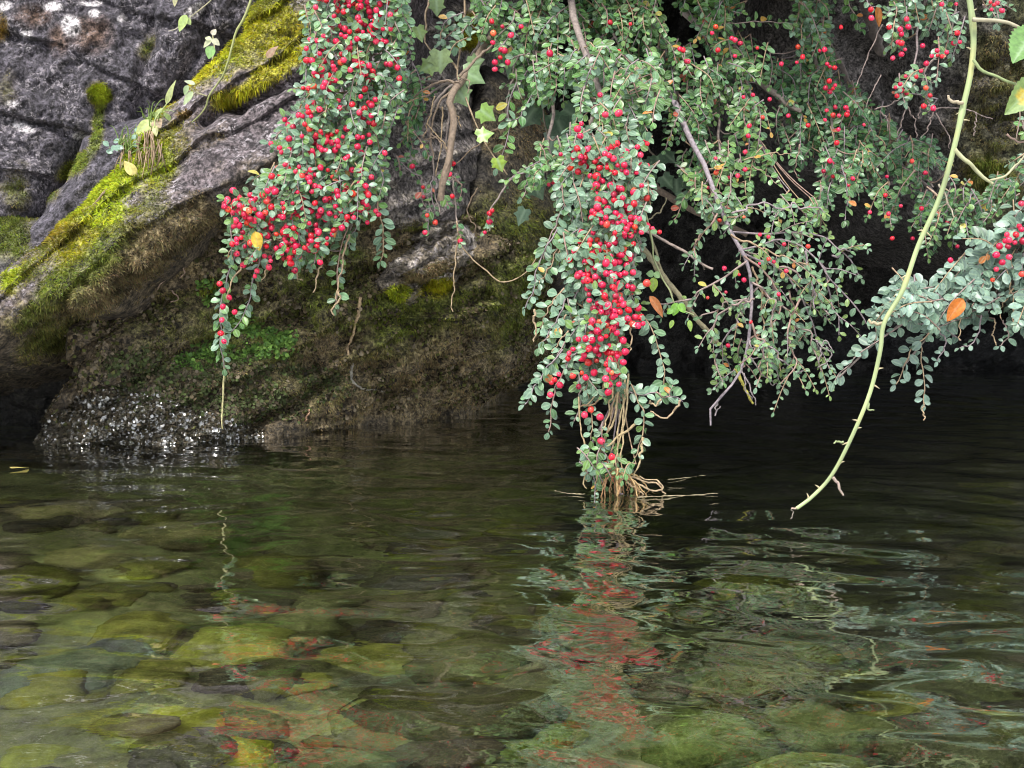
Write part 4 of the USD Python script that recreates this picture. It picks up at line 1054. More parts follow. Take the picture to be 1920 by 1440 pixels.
BC1 = [(1068, 290), (1110, 275), (1190, 275), (1205, 300), (1195, 325), (1130, 320), (1075, 310)]
BC2 = [(1110, 320), (1215, 330), (1225, 380), (1210, 470), (1170, 500), (1110, 490), (1090, 480), (1120, 400)]
BC3 = [(1090, 470), (1180, 480), (1180, 560), (1212, 600), (1150, 620), (1165, 690), (1185, 730), (1150, 720), (1100, 690), (1080, 650), (1120, 590), (1120, 530)]
b.berries(poly=BC1, n=55, Y=YC, px=17, front=.031)
b.berries(poly=BC2, n=135, Y=YC, px=18, front=.031)
b.berries(poly=BC3, n=185, Y=YC, px=18.5, front=.031)
b.berries([(1048, 702), (1034, 718), (1040, 712), (1050, 722), (1032, 740), (1096, 778), (1108, 768), (1125, 782), (1116, 785), (1127, 827), (1147, 857), (1098, 708), (1085, 725), (1065, 672), (1083, 242), (1090, 232), (1088, 255), (1135, 215), (1160, 212), (1125, 178)], Y=1.735, px=18)
b.build()

# ---- 5: open airy fan over the dark hollow
b = Branch('open_fan_branch', 'airy fan-shaped branch with small pointed leaves over the dark hollow', [(.12, .225, .10), (.10, .20, .09), (.13, .235, .13), (.145, .25, .16), (.17, .26, .06)], 20, .02, .56)
b.stem([(1235, 90, 2.14), (1250, 160, 2.08), (1290, 250, 2.02), (1320, 310, 1.98), (1345, 380, 1.95), (1372, 440, 1.93), (1400, 490, 1.92), (1408, 560, 1.91), (1402, 650, 1.90), (1385, 710, 1.90), (1338, 765, 1.89), (1336, 798, 1.89)], None, .0052, .0012, (.26, .22, .24))
FB = [[(1370, 435), (1440, 432), (1520, 440), (1570, 465), (1612, 520)], [(1385, 470), (1460, 452), (1530, 480), (1570, 530), (1610, 580), (1625, 605)], [(1385, 470), (1450, 500), (1510, 560), (1530, 620), (1535, 680)], [(1400, 490), (1330, 540), (1280, 560), (1220, 572)], [(1395, 480), (1440, 520), (1460, 580), (1440, 660)], [(1405, 560), (1380, 610), (1350, 660), (1335, 690)],
      [(1405, 600), (1430, 650), (1420, 720)], [(1410, 500), (1430, 570), (1424, 640)], [(1400, 560), (1350, 590), (1330, 640)], [(1500, 560), (1480, 620), (1490, 680), (1470, 715)], [(1510, 470), (1525, 520), (1520, 580)], [(1440, 520), (1490, 600), (1525, 640), (1535, 700)], [(1345, 400), (1310, 440), (1300, 480)], [(1540, 490), (1560, 560), (1575, 625)], [(1450, 500), (1500, 520), (1560, 600)],
      [(1370, 440), (1440, 470), (1510, 500)], [(1410, 530), (1450, 560), (1450, 620)], [(1420, 620), (1400, 670), (1375, 700)], [(1380, 450), (1420, 480), (1450, 490)], [(1372, 400), (1420, 380), (1470, 395)], [(1415, 560), (1370, 570), (1310, 590)], [(1480, 545), (1490, 590), (1478, 640)], [(1560, 480), (1590, 470), (1600, 455)], [(1430, 400), (1500, 385), (1550, 400)], [(1430, 640), (1480, 690), (1500, 700)]]
for q in FB:
    y = 1.91 + rng.uniform(-.06, .05)
    c = b.garland(q, y, n=24, spacing=.0115, r=.0016, wob=.010, L=19)
    for _ in range(int(len(q) * 1.3)):
        i = rng.integers(3, 22); d = c[min(i + 2, 23)] - c[i - 2]; d = norm(d)
        sd = norm(np.array([rng.normal(0, 1), rng.normal(0, .5), -.8 + rng.normal(0, .5)])) * rng.uniform(.015, .045)
        e = c[i] + d * .012 + sd
        b.leaves_on(smooth([c[i], (c[i] + e) / 2 + [0, 0, .003], e], 8), spacing=.0062, L=14, r=.0009)
b.mass([(1330, 620), (1420, 640), (1480, 690), (1440, 710), (1400, 690), (1350, 705), (1325, 680)], 1.90, (-.1, 1), .30, length=(30, 60), L=19, tints=T_BRIGHT + T_GREEN)
b.mass([(1300, 380), (1345, 350), (1390, 380), (1400, 430), (1350, 420)], 1.95, (0, 1), .8, L=19)
for q in ([(1390, 690), (1398, 730), (1410, 750)], [(1440, 660), (1450, 720), (1470, 690)], [(1535, 680), (1545, 640), (1560, 660)], [(1530, 640), (1560, 665), (1532, 690)], [(1395, 700), (1412, 745), (1415, 760)], [(1400, 655), (1430, 700), (1470, 725)], [(1345, 755), (1340, 780), (1350, 760)]):
    b.root(q, 1.9, .0012, .0007, (.26, .22, .22))
b.berries([(1425, 440), (1441, 444), (1470, 458), (1515, 462), (1441, 486), (1451, 491), (1424, 494), (1358, 503), (1386, 515), (1395, 525), (1361, 548), (1327, 558), (1474, 508), (1408, 604), (1365, 648), (1349, 413), (1395, 407), (1460, 552)], Y=1.865, px=12)
b.build()

# ---- 6..8: upper masses
b = Branch('upper_middle_branch', 'dense green upper branch just right of the top of the berry curtain', T_GREEN + T_GREEN + T_GLAUC[3:] + T_DARK[:1], 18, .03)
b.stem([(1190, -250, 2.20), (1200, -20, 2.14), (1230, 60, 2.12), (1260, 150, 2.10), (1290, 230, 2.08)], None, .004, .002)
b.stem([(1120, -200, 2.14), (1130, 0, 2.08), (1160, 80, 2.05), (1200, 160, 2.03), (1230, 230, 2.02)], None, .004, .0015)
b.mass([(1060, -300), (1260, -300), (1250, 20), (1262, 90), (1330, 90), (1335, 200), (1290, 240), (1250, 215), (1240, 160), (1150, 115), (1095, 120), (1062, 60)], 2.07, (.15, 1), 1.1)
b.mass([(1250, 200), (1300, 190), (1330, 260), (1335, 330), (1300, 340), (1270, 300)], 2.06, (.1, 1), .7, tints=T_DARK + T_GREEN)
b.mass([(1190, 140), (1250, 160), (1215, 220), (1200, 250), (1175, 220)], 2.02, (-.1, 1), .8)
b.garland([(1270, 220), (1255, 260), (1248, 280)], 2.02, L=17)
b.garland([(1330, 300), (1290, 360), (1270, 400), (1262, 412)], 2.0, L=18)
b.berries([(1182, 45), (1144, 42), (1281, 94), (1287, 115), (1150, 92), (1160, 96), (1275, 92), (1130, 115), (1335, 62), (1342, 50)], Y=2.0, px=13)
b.build()

b = Branch('upper_right_branch', 'broad leafy upper branch with scattered red berries over the dark gap', T_GREEN + T_GREEN + T_DARK[:2] + T_GLAUC[3:], 18, .03)
b.stem([(1330, -250, 2.24), (1340, -20, 2.16), (1370, 60, 2.14), (1400, 150, 2.10), (1420, 260, 2.06)], None, .004, .002)
b.stem([(1350, 40, 2.14), (1330, 140, 2.12), (1350, 260, 2.06), (1340, 350, 2.02)], None, .003, .0015)
b.mass([(1275, -300), (1400, -300), (1385, 0), (1360, 50), (1345, 60), (1400, 80), (1440, 90), (1432, 120), (1420, 140), (1385, 130), (1350, 100), (1330, 90), (1282, 0)], 2.10, (.2, 1), 1.1)
b.mass([(1335, 100), (1420, 130), (1430, 170), (1400, 190), (1340, 200)], 2.08, (.2, 1), 1.0)
b.mass([(1335, 190), (1390, 170), (1440, 215), (1430, 250), (1410, 270), (1350, 280), (1310, 260)], 2.06, (-.1, 1), .8)
b.mass([(1275, 290), (1330, 280), (1400, 285), (1470, 275), (1480, 290), (1440, 320), (1400, 345), (1330, 350), (1290, 380)], 2.02, (.1, 1), .75, tints=T_GREEN)
b.mass([(1310, 340), (1360, 340), (1420, 370), (1500, 380), (1560, 400), (1540, 420), (1430, 400), (1330, 400)], 1.99, (.3, 1), .5, tints=T_GREEN)
b.garland([(1350, 45), (1400, 42), (1440, 40), (1485, 44)], 2.10, L=19, spacing=.0075, tints=T_GREEN)
b.garland([(1395, 300), (1440, 288), (1465, 288), (1482, 290)], 2.0, L=19, spacing=.008, tints=T_GREEN)
b.garland([(1410, 310), (1440, 330), (1458, 345)], 2.0, L=19, spacing=.008, tints=T_GREEN)
b.garland([(1395, 215), (1400, 240), (1402, 255)], 2.0, L=19, tints=T_BRIGHT + T_GREEN)
b.berries([(1372, 72), (1378, 75), (1388, 81), (1346, 94), (1420, 90), (1378, 105), (1290, 115), (1394, 182), (1412, 178), (1443, 186), (1430, 220), (1405, 236), (1403, 255), (1342, 297), (1346, 318), (1343, 324), (1383, 330), (1366, 333), (1397, 318), (1368, 356), (1328, 352), (1397, 285)], Y=1.985, px=13)
b.build()

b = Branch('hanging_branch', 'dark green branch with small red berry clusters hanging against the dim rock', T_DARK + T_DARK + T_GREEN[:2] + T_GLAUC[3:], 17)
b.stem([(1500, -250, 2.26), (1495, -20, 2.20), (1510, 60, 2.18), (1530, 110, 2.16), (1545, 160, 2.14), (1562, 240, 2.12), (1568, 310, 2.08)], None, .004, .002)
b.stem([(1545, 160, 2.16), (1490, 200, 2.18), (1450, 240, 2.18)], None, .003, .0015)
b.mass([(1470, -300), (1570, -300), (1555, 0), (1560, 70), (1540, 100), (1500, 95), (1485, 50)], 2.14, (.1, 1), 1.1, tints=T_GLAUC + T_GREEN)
b.mass([(1500, 90), (1545, 95), (1580, 130), (1570, 160), (1610, 190), (1640, 260), (1620, 300), (1560, 320), (1520, 300), (1460, 260), (1440, 215), (1470, 170), (1520, 155), (1500, 120)], 2.14, (.1, 1), 1.55)
b.mass([(1530, 290), (1610, 290), (1625, 330), (1590, 365), (1545, 385), (1530, 350)], 2.08, (-.05, 1), 1.08)
b.mass([(1440, 85), (1500, 100), (1530, 150), (1480, 170), (1440, 140)], 2.16, (.1, 1), .7)
b.garland([(1578, 310), (1588, 360), (1585, 415)], 2.0, L=22, spacing=.0085, tints=T_GREEN)
b.garland([(1545, 350), (1530, 380), (1522, 405)], 2.04, L=17)
b.garland([(1500, 270), (1490, 320), (1500, 335)], 2.08, L=17)
b.garland([(1540, 380), (1523, 410), (1525, 430)], 2.02, L=16)
b.berries([(1496, 88), (1505, 107), (1494, 117), (1537, 95), (1546, 93), (1465, 120), (1551, 120), (1556, 125), (1565, 127), (1555, 152), (1548, 165), (1562, 166), (1556, 172), (1566, 160), (1550, 207), (1566, 201), (1586, 202), (1590, 209), (1562, 216), (1573, 217), (1547, 225), (1588, 215), (1478, 217), (1515, 235), (1569, 268), (1556, 302), (1561, 306), (1544, 321), (1562, 331), (1580, 334), (1588, 325), (1591, 347), (1577, 51), (1527, 372), (1518, 390)], Y=2.05, px=13)
b.build()

# ---- 9: upper right berry sprays
b = Branch('berry_spray', 'pale spray with red berry clusters and bare twigs left of the bramble cane', T_GLAUC + T_GREEN[3:] + T_GLAUC, 19)
b.stem([(1740, -250, 2.06), (1735, -20, 2.0), (1724, 60, 1.97), (1712, 110, 1.96), (1706, 150, 1.95)], None, .003, .0012, (.34, .27, .26))
b.stem([(1780, -100, 2.04), (1790, 40, 1.98), (1765, 90, 1.96), (1730, 140, 1.95), (1740, 195, 1.94)], None, .002, .001)
b.mass([(1660, -300), (1800, -300), (1790, 10), (1760, 30), (1725, 50), (1690, 75), (1695, 110), (1680, 135), (1655, 125), (1665, 60), (1672, 10)], 1.97, (-.1, 1), .95)
b.mass([(1765, 10), (1795, 20), (1805, 75), (1785, 100), (1765, 60)], 1.97, (0, 1), .8)
b.mass([(1755, 85), (1770, 110), (1745, 135), (1745, 170), (1720, 190), (1685, 178), (1700, 150), (1735, 130)], 1.95, (-.4, 1), .85)
b.garland([(1620, -20), (1625, 5), (1640, 12)], 1.98)
b.garland([(1735, 180), (1742, 195), (1740, 212)], 1.94, L=17)
b.garland([(1575, -20), (1600, 20), (1612, 52)], 2.06, L=20, spacing=.008, tints=T_GREEN)
for q in ([(1655, 45), (1640, 80), (1620, 120), (1605, 160)], [(1652, 140), (1640, 165), (1625, 200)], [(1650, 208), (1663, 225), (1662, 245)], [(1700, 195), (1690, 230), (1683, 255)], [(1702, 200), (1715, 225), (1718, 258)], [(1750, 210), (1740, 240), (1728, 260)], [(1750, 205), (1800, 202), (1860, 224)], [(1640, 205), (1670, 195), (1700, 175)], [(1830, 210), (1828, 235), (1825, 256)], [(1745, 150), (1748, 158), (1760, 140)], [(1755, 212), (1775, 250), (1782, 280)], [(1725, 200), (1722, 222)]):
    b.root(q, 2.0, .0011, .0006, (.22, .17, .15))
b.berries([(1667, 51), (1688, 55), (1690, 64), (1684, 79), (1690, 81), (1697, 93), (1690, 102), (1674, 109), (1700, 36), (1706, 40), (1766, 8), (1793, 8), (1730, 86), (1757, 95), (1775, 98), (1766, 106), (1758, 104), (1747, 105), (1737, 119), (1788, 81), (1800, 79), (1795, 62), (1698, 143), (1727, 133), (1718, 144), (1688, 158), (1679, 164), (1690, 169), (1682, 180), (1700, 175), (1736, 165), (1744, 179), (1732, 199), (1750, 203), (1633, 18), (1636, 24)], Y=1.925, px=14)
b.build()

# ---- 10: right middle dark mass
b = Branch('dark_leaf_branch', 'dark green branch crossing behind the middle of the bramble cane', T_DARK + T_DARK + T_GREEN[:2], 17)
b.stem([(1545, 60, 2.30), (1600, 170, 2.22), (1660, 280, 2.16), (1740, 350, 2.12), (1790, 400, 2.10)], None, .005, .002, (.15, .12, .11))
b.stem([(1660, 280, 2.16), (1700, 300, 2.12), (1750, 350, 2.08)], None, .002, .001)
b.stem([(1655, 270, 2.16), (1665, 330, 2.12), (1664, 365, 2.10)], None, .002, .001)
b.mass([(1600, 165), (1650, 205), (1675, 250), (1650, 290), (1610, 280), (1600, 230)], 2.16, (.3, 1), 1.35)
b.mass([(1625, 270), (1680, 260), (1770, 275), (1775, 310), (1740, 335), (1690, 345), (1650, 340), (1610, 325)], 2.12, (.2, 1), 1.15)
b.mass([(1650, 350), (1700, 350), (1780, 380), (1790, 420), (1740, 430), (1700, 400), (1640, 430), (1622, 420), (1660, 395), (1640, 370)], 2.08, (-.1, 1), .75, tints=T_GREEN + T_DARK)
b.mass([(1780, 345), (1850, 352), (1900, 330), (1905, 380), (1860, 420), (1800, 440), (1740, 470), (1690, 450), (1740, 430)], 2.04, (-.2, 1), .75, tints=T_GREEN + T_DARK)
b.mass([(1790, 320), (1815, 330), (1805, 345)], 2.04, (0, 1), .8)
b.berries([(1660, 366), (1689, 386), (1728, 391), (1666, 401), (1631, 398), (1673, 447), (1711, 447), (1823, 375), (1776, 417), (1710, 302), (1735, 324), (1620, 234), (1572, 243), (1599, 335), (1663, 331), (1795, 462)], Y=2.03, px=12)
b.build()

# ---- 11: big pale branch at lower right
YR = ramp_y([(1920, 400, 1.86), (1800, 520, 1.84), (1660, 600, 1.82), (1730, 700, 1.82)])
b = Branch('pale_leaf_branch', 'pale blue-green branch with round leaves reaching in from the right edge', [(.180, .275, .220), (.160, .250, .200), (.205, .305, .250), (.145, .235, .165)], 28, .002)
b.stem([(2700, -250, 2.5), (2350, 120, 2.15), (2100, 300, 1.96), (1960, 380, 1.90), (1880, 450, 1.88), (1800, 520, 1.86), (1720, 580, 1.85), (1640, 640, 1.84), (1572, 705, 1.83)], None, .004, .0012)
b.stem([(2230, 215, 2.05), (2080, 340, 1.94), (1980, 420, 1.90), (1900, 520, 1.87), (1820, 580, 1.85), (1750, 620, 1.84), (1690, 690, 1.83)], None, .003, .0012)
b.mass([(1925, 385), (2060, 330), (2060, 640), (1925, 620), (1885, 595), (1860, 560), (1850, 500), (1860, 430), (1890, 410)], YR, (-.8, .6), .72, fan=36)
b.mass([(1870, 440), (1890, 560), (1830, 600), (1770, 620), (1720, 615), (1690, 600), (1650, 590), (1650, 570), (1700, 535), (1750, 500), (1800, 470), (1830, 440)], YR, (-.85, .5), .62, fan=34, length=(50, 120))
for q, L in (([(1720, 590), (1660, 630), (1610, 665), (1562, 715)], 26), ([(1750, 615), (1710, 655), (1680, 722)], 25), ([(1725, 640), (1730, 690), (1732, 755)], 22), ([(1760, 620), (1775, 645), (1755, 675)], 18), ([(1690, 590), (1650, 600), (1640, 640)], 24), ([(1880, 600), (1890, 630), (1875, 650)], 20), ([(1690, 560), (1660, 575), (1640, 580)], 22), ([(1840, 590), (1830, 640), (1800, 650)], 17), ([(1925, 560), (1920, 600), (1905, 625)], 22)):
    b.garland(q, 1.83, L=L, spacing=.0075)
for q in ([(1732, 755), (1731, 775), (1733, 790)], [(1865, 600), (1862, 625), (1866, 648)], [(1798, 575), (1800, 610), (1798, 640)], [(1885, 500), (1900, 560), (1902, 620)], [(1900, 540), (1875, 580), (1880, 600)]):
    b.root(q, 1.82, .0011, .0007)
b.berries([(1915, 382), (1911, 424), (1915, 430), (1888, 440), (1892, 450), (1903, 455), (1890, 462), (1874, 462), (1868, 478), (1892, 482), (1879, 492), (1868, 505), (1916, 514), (1918, 452), (1905, 440), (1885, 452), (1925, 470)], Y=1.795, px=17)
b.berries([(1782, 488), (1861, 525)], Y=1.80, px=15)
b.build()

b = Branch('corner_sprig', 'small sprig with a knot of red berries in the top right corner', T_GLAUC, 18)
b.stem([(1830, -420, 2.05), (1850, -80, 1.9), (1862, 0, 1.88), (1870, 40, 1.87)], None, .0014, .0008)
b.mass([(1840, -60), (1890, -60), (1880, 20), (1872, 36), (1852, 30)], 1.88, (.1, 1), .8)
b.berries([(1857, 4), (1864, 9), (1859, 18), (1870, 6), (1861, 14)], Y=1.85, px=14)
b.build()

b = Branch('edge_sprig', 'small leafy sprig with one berry at the right edge beside the forked bramble shoot', T_GLAUC + T_GREEN, 19)
b.stem([(2350, 60, 2.2), (2120, 190, 1.95), (1990, 260, 1.86), (1930, 290, 1.84), (1905, 320, 1.83)], None, .0014, .0008)
b.mass([(1935, 270), (1935, 340), (1900, 330), (1903, 295)], 1.84, (-.5, .8), .8)
b.garland([(1925, 215), (1918, 235), (1922, 250)], 1.84)
b.berries([(1895, 315)], Y=1.82, px=13)
b.build()

# ------------------------------------------------------------------ bramble cane, ivy, sticks, roots, small plants, dead leaves
def big_leaf(base, tip, normal, width, fold=.2, curl=.15, serr=0.0, nt=13, ns=7, prof=.75, wave=0.0, seed=0):
    """A broad leaf from base to tip with a serrated, folded and curled blade -> verts, faces, st."""
    base, tip = np.asarray(base, float), np.asarray(tip, float)
    L = np.linalg.norm(tip - base); A = (tip - base) / L
    N = norm(np.asarray(normal, float) - A * np.dot(normal, A)); S = np.cross(A, N)
    t = np.linspace(0, 1, nt); u = np.linspace(-1, 1, ns)
    w = width * .5 * np.maximum(np.sin(np.pi * t ** prof) ** .8, .03)
    if serr:
        w = w * (1 + serr * np.where(np.arange(nt) % 2, .5, -.5))
    r = np.random.default_rng(seed)
    ph = r.uniform(0, 6)
    U, T = np.meshgrid(u, t)
    Wd = w[:, None] * U
    h = fold * np.abs(Wd) - curl * L * T ** 2 + wave * L * np.sin(6 * T + ph) * U + wave * .5 * L * np.cos(9 * T + ph * 2) * U * U
    v = base + A * (L * T)[..., None] + S * Wd[..., None] + N * h[..., None]
    i = np.arange(nt * ns).reshape(nt, ns)
    a, b, c, d = i[:-1, :-1].ravel(), i[:-1, 1:].ravel(), i[1:, 1:].ravel(), i[1:, :-1].ravel()
    f = np.vstack([np.stack([a, b, c], 1), np.stack([a, c, d], 1)])
    side = np.abs((T * 7) % 1 - .5) * 2                     # side veins
    st = np.stack([np.where(np.abs(U) < .05, 0, np.where(side < .2, .2, .6)), T], -1).reshape(-1, 2)
    return v.reshape(-1, 3), f, st


def px_leaf(b, t, Y, normal=(0, -1, .5), wpx=20, **k):
    Yb, Yt = (Y if np.ndim(Y) else (Y, Y))
    return big_leaf(W(*b, Yb), W(*t, Yt), normal, wpx / FPX * Yb, **k)


IVY = np.array([(0, .02), (.26, -.12), (.50, .06), (.40, .27), (.58, .48), (.34, .56), (.14, .82), (0, 1.02)])
IVY = np.vstack([IVY, (IVY[1:-1] * [-1, 1])[::-1]])


def ivy_leaf(c, size, ang, normal, fold=.18):
    """One lobed ivy leaf; c its stalk point, ang the picture angle (degrees, 0 right, 90 down) its tip points to."""
    A = np.array([math.cos(math.radians(ang)), 0, -math.sin(math.radians(ang))])
    N = norm(np.asarray(normal, float) - A * np.dot(normal, A)); S = np.cross(A, N)
    p2 = np.vstack([[(0, .32)], IVY, IVY * .55 + np.array([0, .14])])
    n = len(IVY)
    h = fold * np.abs(p2[:, 0]) - .25 * p2[:, 1] ** 2 * fold
    h[1:n + 1] -= .05 * (np.hypot(p2[1:n + 1, 0], p2[1:n + 1, 1] - .3) > .4)
    v = c + size * (S * p2[:, :1] + A * p2[:, 1:2] + N * h[:, None])
    f = []
    for k in range(n):
        q = (k + 1) % n
        f += [(0, n + 1 + k, n + 1 + q), (n + 1 + k, 1 + k, 1 + q), (n + 1 + k, 1 + q, n + 1 + q)]
    st = np.zeros((len(v), 2)); st[:, 0] = np.clip(np.abs(p2[:, 0]) * 2, 0, .7); st[[1 + k for k in (2, 4, 7, 9, 11)], 0] = .12
    st[:, 1] = p2[:, 1]
    return v, np.array(f), st


# ---- bramble cane
t = thing('bramble_cane', 'long smooth pale green bramble cane arching down from the top right to the water', 'bramble')
CANE = (.27, .33, .15)
cp = [(1640, -700), (1740, -380), (1790, -150), (1813, -30), (1825, 60), (1821, 130), (1806, 200), (1788, 280), (1762, 370), (1722, 460), (1692, 545), (1658, 605), (1650, 660), (1630, 740), (1592, 830), (1558, 893), (1522, 932), (1494, 953)]
cane = pxpath([(x, y, 1.50 - .05 * i / 15) for i, (x, y) in enumerate(cp)], None, 120)
mb = Mb()
v, f, _ = tube_arr(cane, .0042, .0019, 10)
kk = np.repeat(np.arange(120), 10)
node = np.exp(-((kk - 51.5) / .8) ** 2) * .35 + np.exp(-((kk - 63) / .8) ** 2) * .3 + np.exp(-((kk - 86) / .8) ** 2) * .25 + np.exp(-((kk - 39) / .9) ** 2) * .3
v = v + (v - np.repeat(cane, 10, 0)) * node[:, None]
mb.add(v, f, None, np.array(CANE) * (1 - .25 * np.exp(-((kk - 51.5) / 1.0) ** 2))[:, None] * np.where(kk > 114, 1.3, 1.0)[:, None] * (.78 + .44 * meshkit.fbm(v * np.array([90, 90, 35]), 3, 171))[:, None] * (1 + .25 * np.clip(meshkit.fbm(v * 40, 3, 173) - .55, 0, 1)[:, None] * np.array([6, 0, -3])))
part(t, 'stem', mb, 'cane')
for q, r0, c in (([(1824, 37), (1868, 40), (1900, 48), (1960, 75)], .0024, (.36, .32, .22)), ([(1825, 112), (1840, 130), (1868, 143), (1905, 158), (1950, 165)], .0018, CANE), ([(1790, 280), (1806, 297), (1832, 322), (1846, 334), (1862, 346)], .0026, (.36, .36, .20)), ([(1856, 338), (1882, 330), (1903, 308), (1925, 290)], .0014, (.36, .34, .20)),
                 ([(1806, 192), (1786, 192), (1778, 178)], .0022, (.34, .28, .19)), ([(1657, 606), (1640, 606), (1628, 600)], .0022, (.38, .32, .2)), ([(1562, 895), (1572, 912), (1580, 930)], .0018, (.42, .32, .26)), ([(1512, 941), (1498, 950), (1484, 952)], .0014, (.44, .33, .26)), ([(1484, 952), (1486, 962), (1485, 975)], .0005, (.3, .25, .2)),
                 ([(1626, 752), (1630, 766), (1638, 770)], .0014, CANE), ([(1582, 828), (1570, 829), (1562, 830)], .0014, CANE), ([(1760, 370), (1748, 358), (1738, 352)], .0012, (.4, .28, .2)), ([(1760, 345), (1780, 385), (1788, 408)], .0012, (.34, .30, .22)), ([(1905, 158), (1912, 210), (1908, 260)], .0008, (.42, .30, .24)), ([(1888, 252), (1905, 262), (1930, 268)], .0012, (.30, .20, .16))):
    part(t, 'side_shoot', tube(Mb(), pxpath(q, 1.475, 16, .003), r0, r0 * .6, 7, c, .0001), 'cane')
for (x, y, dx, dy) in ((1829, 27, 7, -5), (1812, 92, -9, -6), (1803, 228, 12, 0), (1770, 355, 9, 4), (1728, 430, -9, -2), (1735, 440, 9, 7), (1695, 520, -9, 3), (1652, 690, 9, -3), (1640, 720, 9, 4), (1608, 790, -8, -3), (1596, 800, 8, -2), (1585, 826, -9, 2), (1566, 868, 8, -4), (1538, 912, -7, -6), (1512, 930, -3, -9), (1800, 215, -8, 2), (1680, 560, 8, 2), (1850, 333, -6, 8), (1842, 322, 6, -7)):
    i = np.argmin(np.hypot(*(np.stack(PX(cane)) - np.array([[x], [y]]))))
    p0 = cane[i]; d = W(x + dx, y + dy, p0[1]) - W(x, y, p0[1])
    part(t, 'thorn', tube(Mb(), np.stack([p0, p0 + d * .8, p0 + d * 1.5 - [0, 0, .0008]]), .0016, .0002, 5, (.40, .34, .2)), 'cane')
v, f, st = px_leaf((1945, 50), (1900, 112), (1.46, 1.44), (-.3, -1, .6), 62, serr=.16, fold=.25, curl=.1, nt=23)
part(t, 'leaf', (v, f, st, np.tile([.12, .25, .06], (len(v), 1))), 'broad_leaf', label='broad bright green serrated leaf')
v, f, st = px_leaf((1950, 145), (1886, 214), (1.46, 1.45), (.3, -1, .3), 54, serr=.12, fold=.5, curl=.05, nt=21)
dd = np.hypot(*(np.stack(PX(v)) - np.array([[1922], [182]])))
part(t, 'leaf', (v, f, st, np.where((dd < 16)[:, None], np.array([.55, .42, .06]), np.array([.22, .32, .10])) * np.where((dd < 4)[:, None], .1, 1)), 'broad_leaf', label='yellowing leaf with a dark spot')

# ---- trailing stem over the ridge at upper left
t = thing('trailing_stem', 'thin yellow-green stem trailing down over the mossy crest with pale leaves', 'plant')
part(t, 'stem', tube(Mb(), pxpath([(480, -60, 2.02), (466, 10, 2.02), (440, 70, 2.03), (424, 130, 2.04), (394, 176, 2.05), (384, 205, 2.06), (360, 230, 2.07)], None, 40, .003), .0022, .0010, 7, (.30, .32, .12), .0001), 'cane')
part(t, 'side_shoot', tube(Mb(), pxpath([(388, 180), (366, 172), (352, 160)], 2.05, 12), .0010, .0006, 5, (.30, .28, .14)), 'cane')
for bp, tp, w, c in (((352, 160), (345, 178), 11, (.30, .40, .20)), ((362, 172), (342, 196), 14, (.36, .44, .24)), ((366, 158), (345, 150), 9, (.36, .42, .26))):
    v, f, st = px_leaf(bp, tp, 2.04, wpx=w); part(t, 'leaf', (v, f, st, np.tile(c, (len(v), 1))), 'broad_leaf')
t = thing('pale_seedling', 'pale spotted leaf cluster standing on the yellow moss below the trailing stem', 'plant')
part(t, 'stem', tube(Mb(), pxpath([(398, 112), (402, 90), (398, 62)], 2.06, 10), .0012, .0008, 5, (.4, .38, .2)), 'cane')
for bp, tp, w, c in (((398, 86), (390, 110), 20, (.24, .42, .14)), ((398, 74), (412, 84), 13, (.48, .48, .34)), ((398, 72), (380, 88), 12, (.46, .48, .30)), ((398, 66), (404, 54), 12, (.48, .44, .34)), ((396, 74), (384, 70), 10, (.44, .48, .28))):
    v, f, st = px_leaf(bp, tp, 2.03, wpx=w); part(t, 'leaf', (v, f, st, np.tile(c, (len(v), 1))), 'broad_leaf')
t = thing('bright_leaf_spray', 'lime green leaves on a thin stalk before the grey rock near the top', 'plant')
part(t, 'stem', tube(Mb(), pxpath([(420, -30), (396, 0), (362, 28), (348, 38)], 2.05, 16), .0010, .0006, 5, (.36, .34, .2)), 'cane')
part(t, 'side_shoot', tube(Mb(), pxpath([(348, 38), (330, 54), (316, 58)], 2.05, 10), .0010, .0006, 5, (.42, .38, .3)), 'cane')
for bp, tp, w, c in (((350, 28), (334, 58), 18, (.38, .50, .16)), ((348, 34), (358, 46), 12, (.38, .48, .18)), ((330, -10), (326, 12), 10, (.46, .44, .24))):
    v, f, st = px_leaf(bp, tp, 2.04, wpx=w); part(t, 'leaf', (v, f, st, np.tile(c, (len(v), 1))), 'broad_leaf')

# ---- grass tuft with straw on the crest
t = thing('grass_tuft', 'tuft of green grass and drooping pale straw growing from the mossy crest', 'grass tuft')
RIDGE_V = SURF['mossy_ridge'][0]; _rk = cKDTree(np.stack(PX(RIDGE_V), 1))


def on_ridge(x, y, off=.020):
    return float(RIDGE_V[_rk.query((x, y))[1], 1]) - off


def strip(pts, Y, w, c):
    p = pxpath(pts, Y, 9, .002)
    return tube_arr(p, w, w * .3, 3)[:2], c


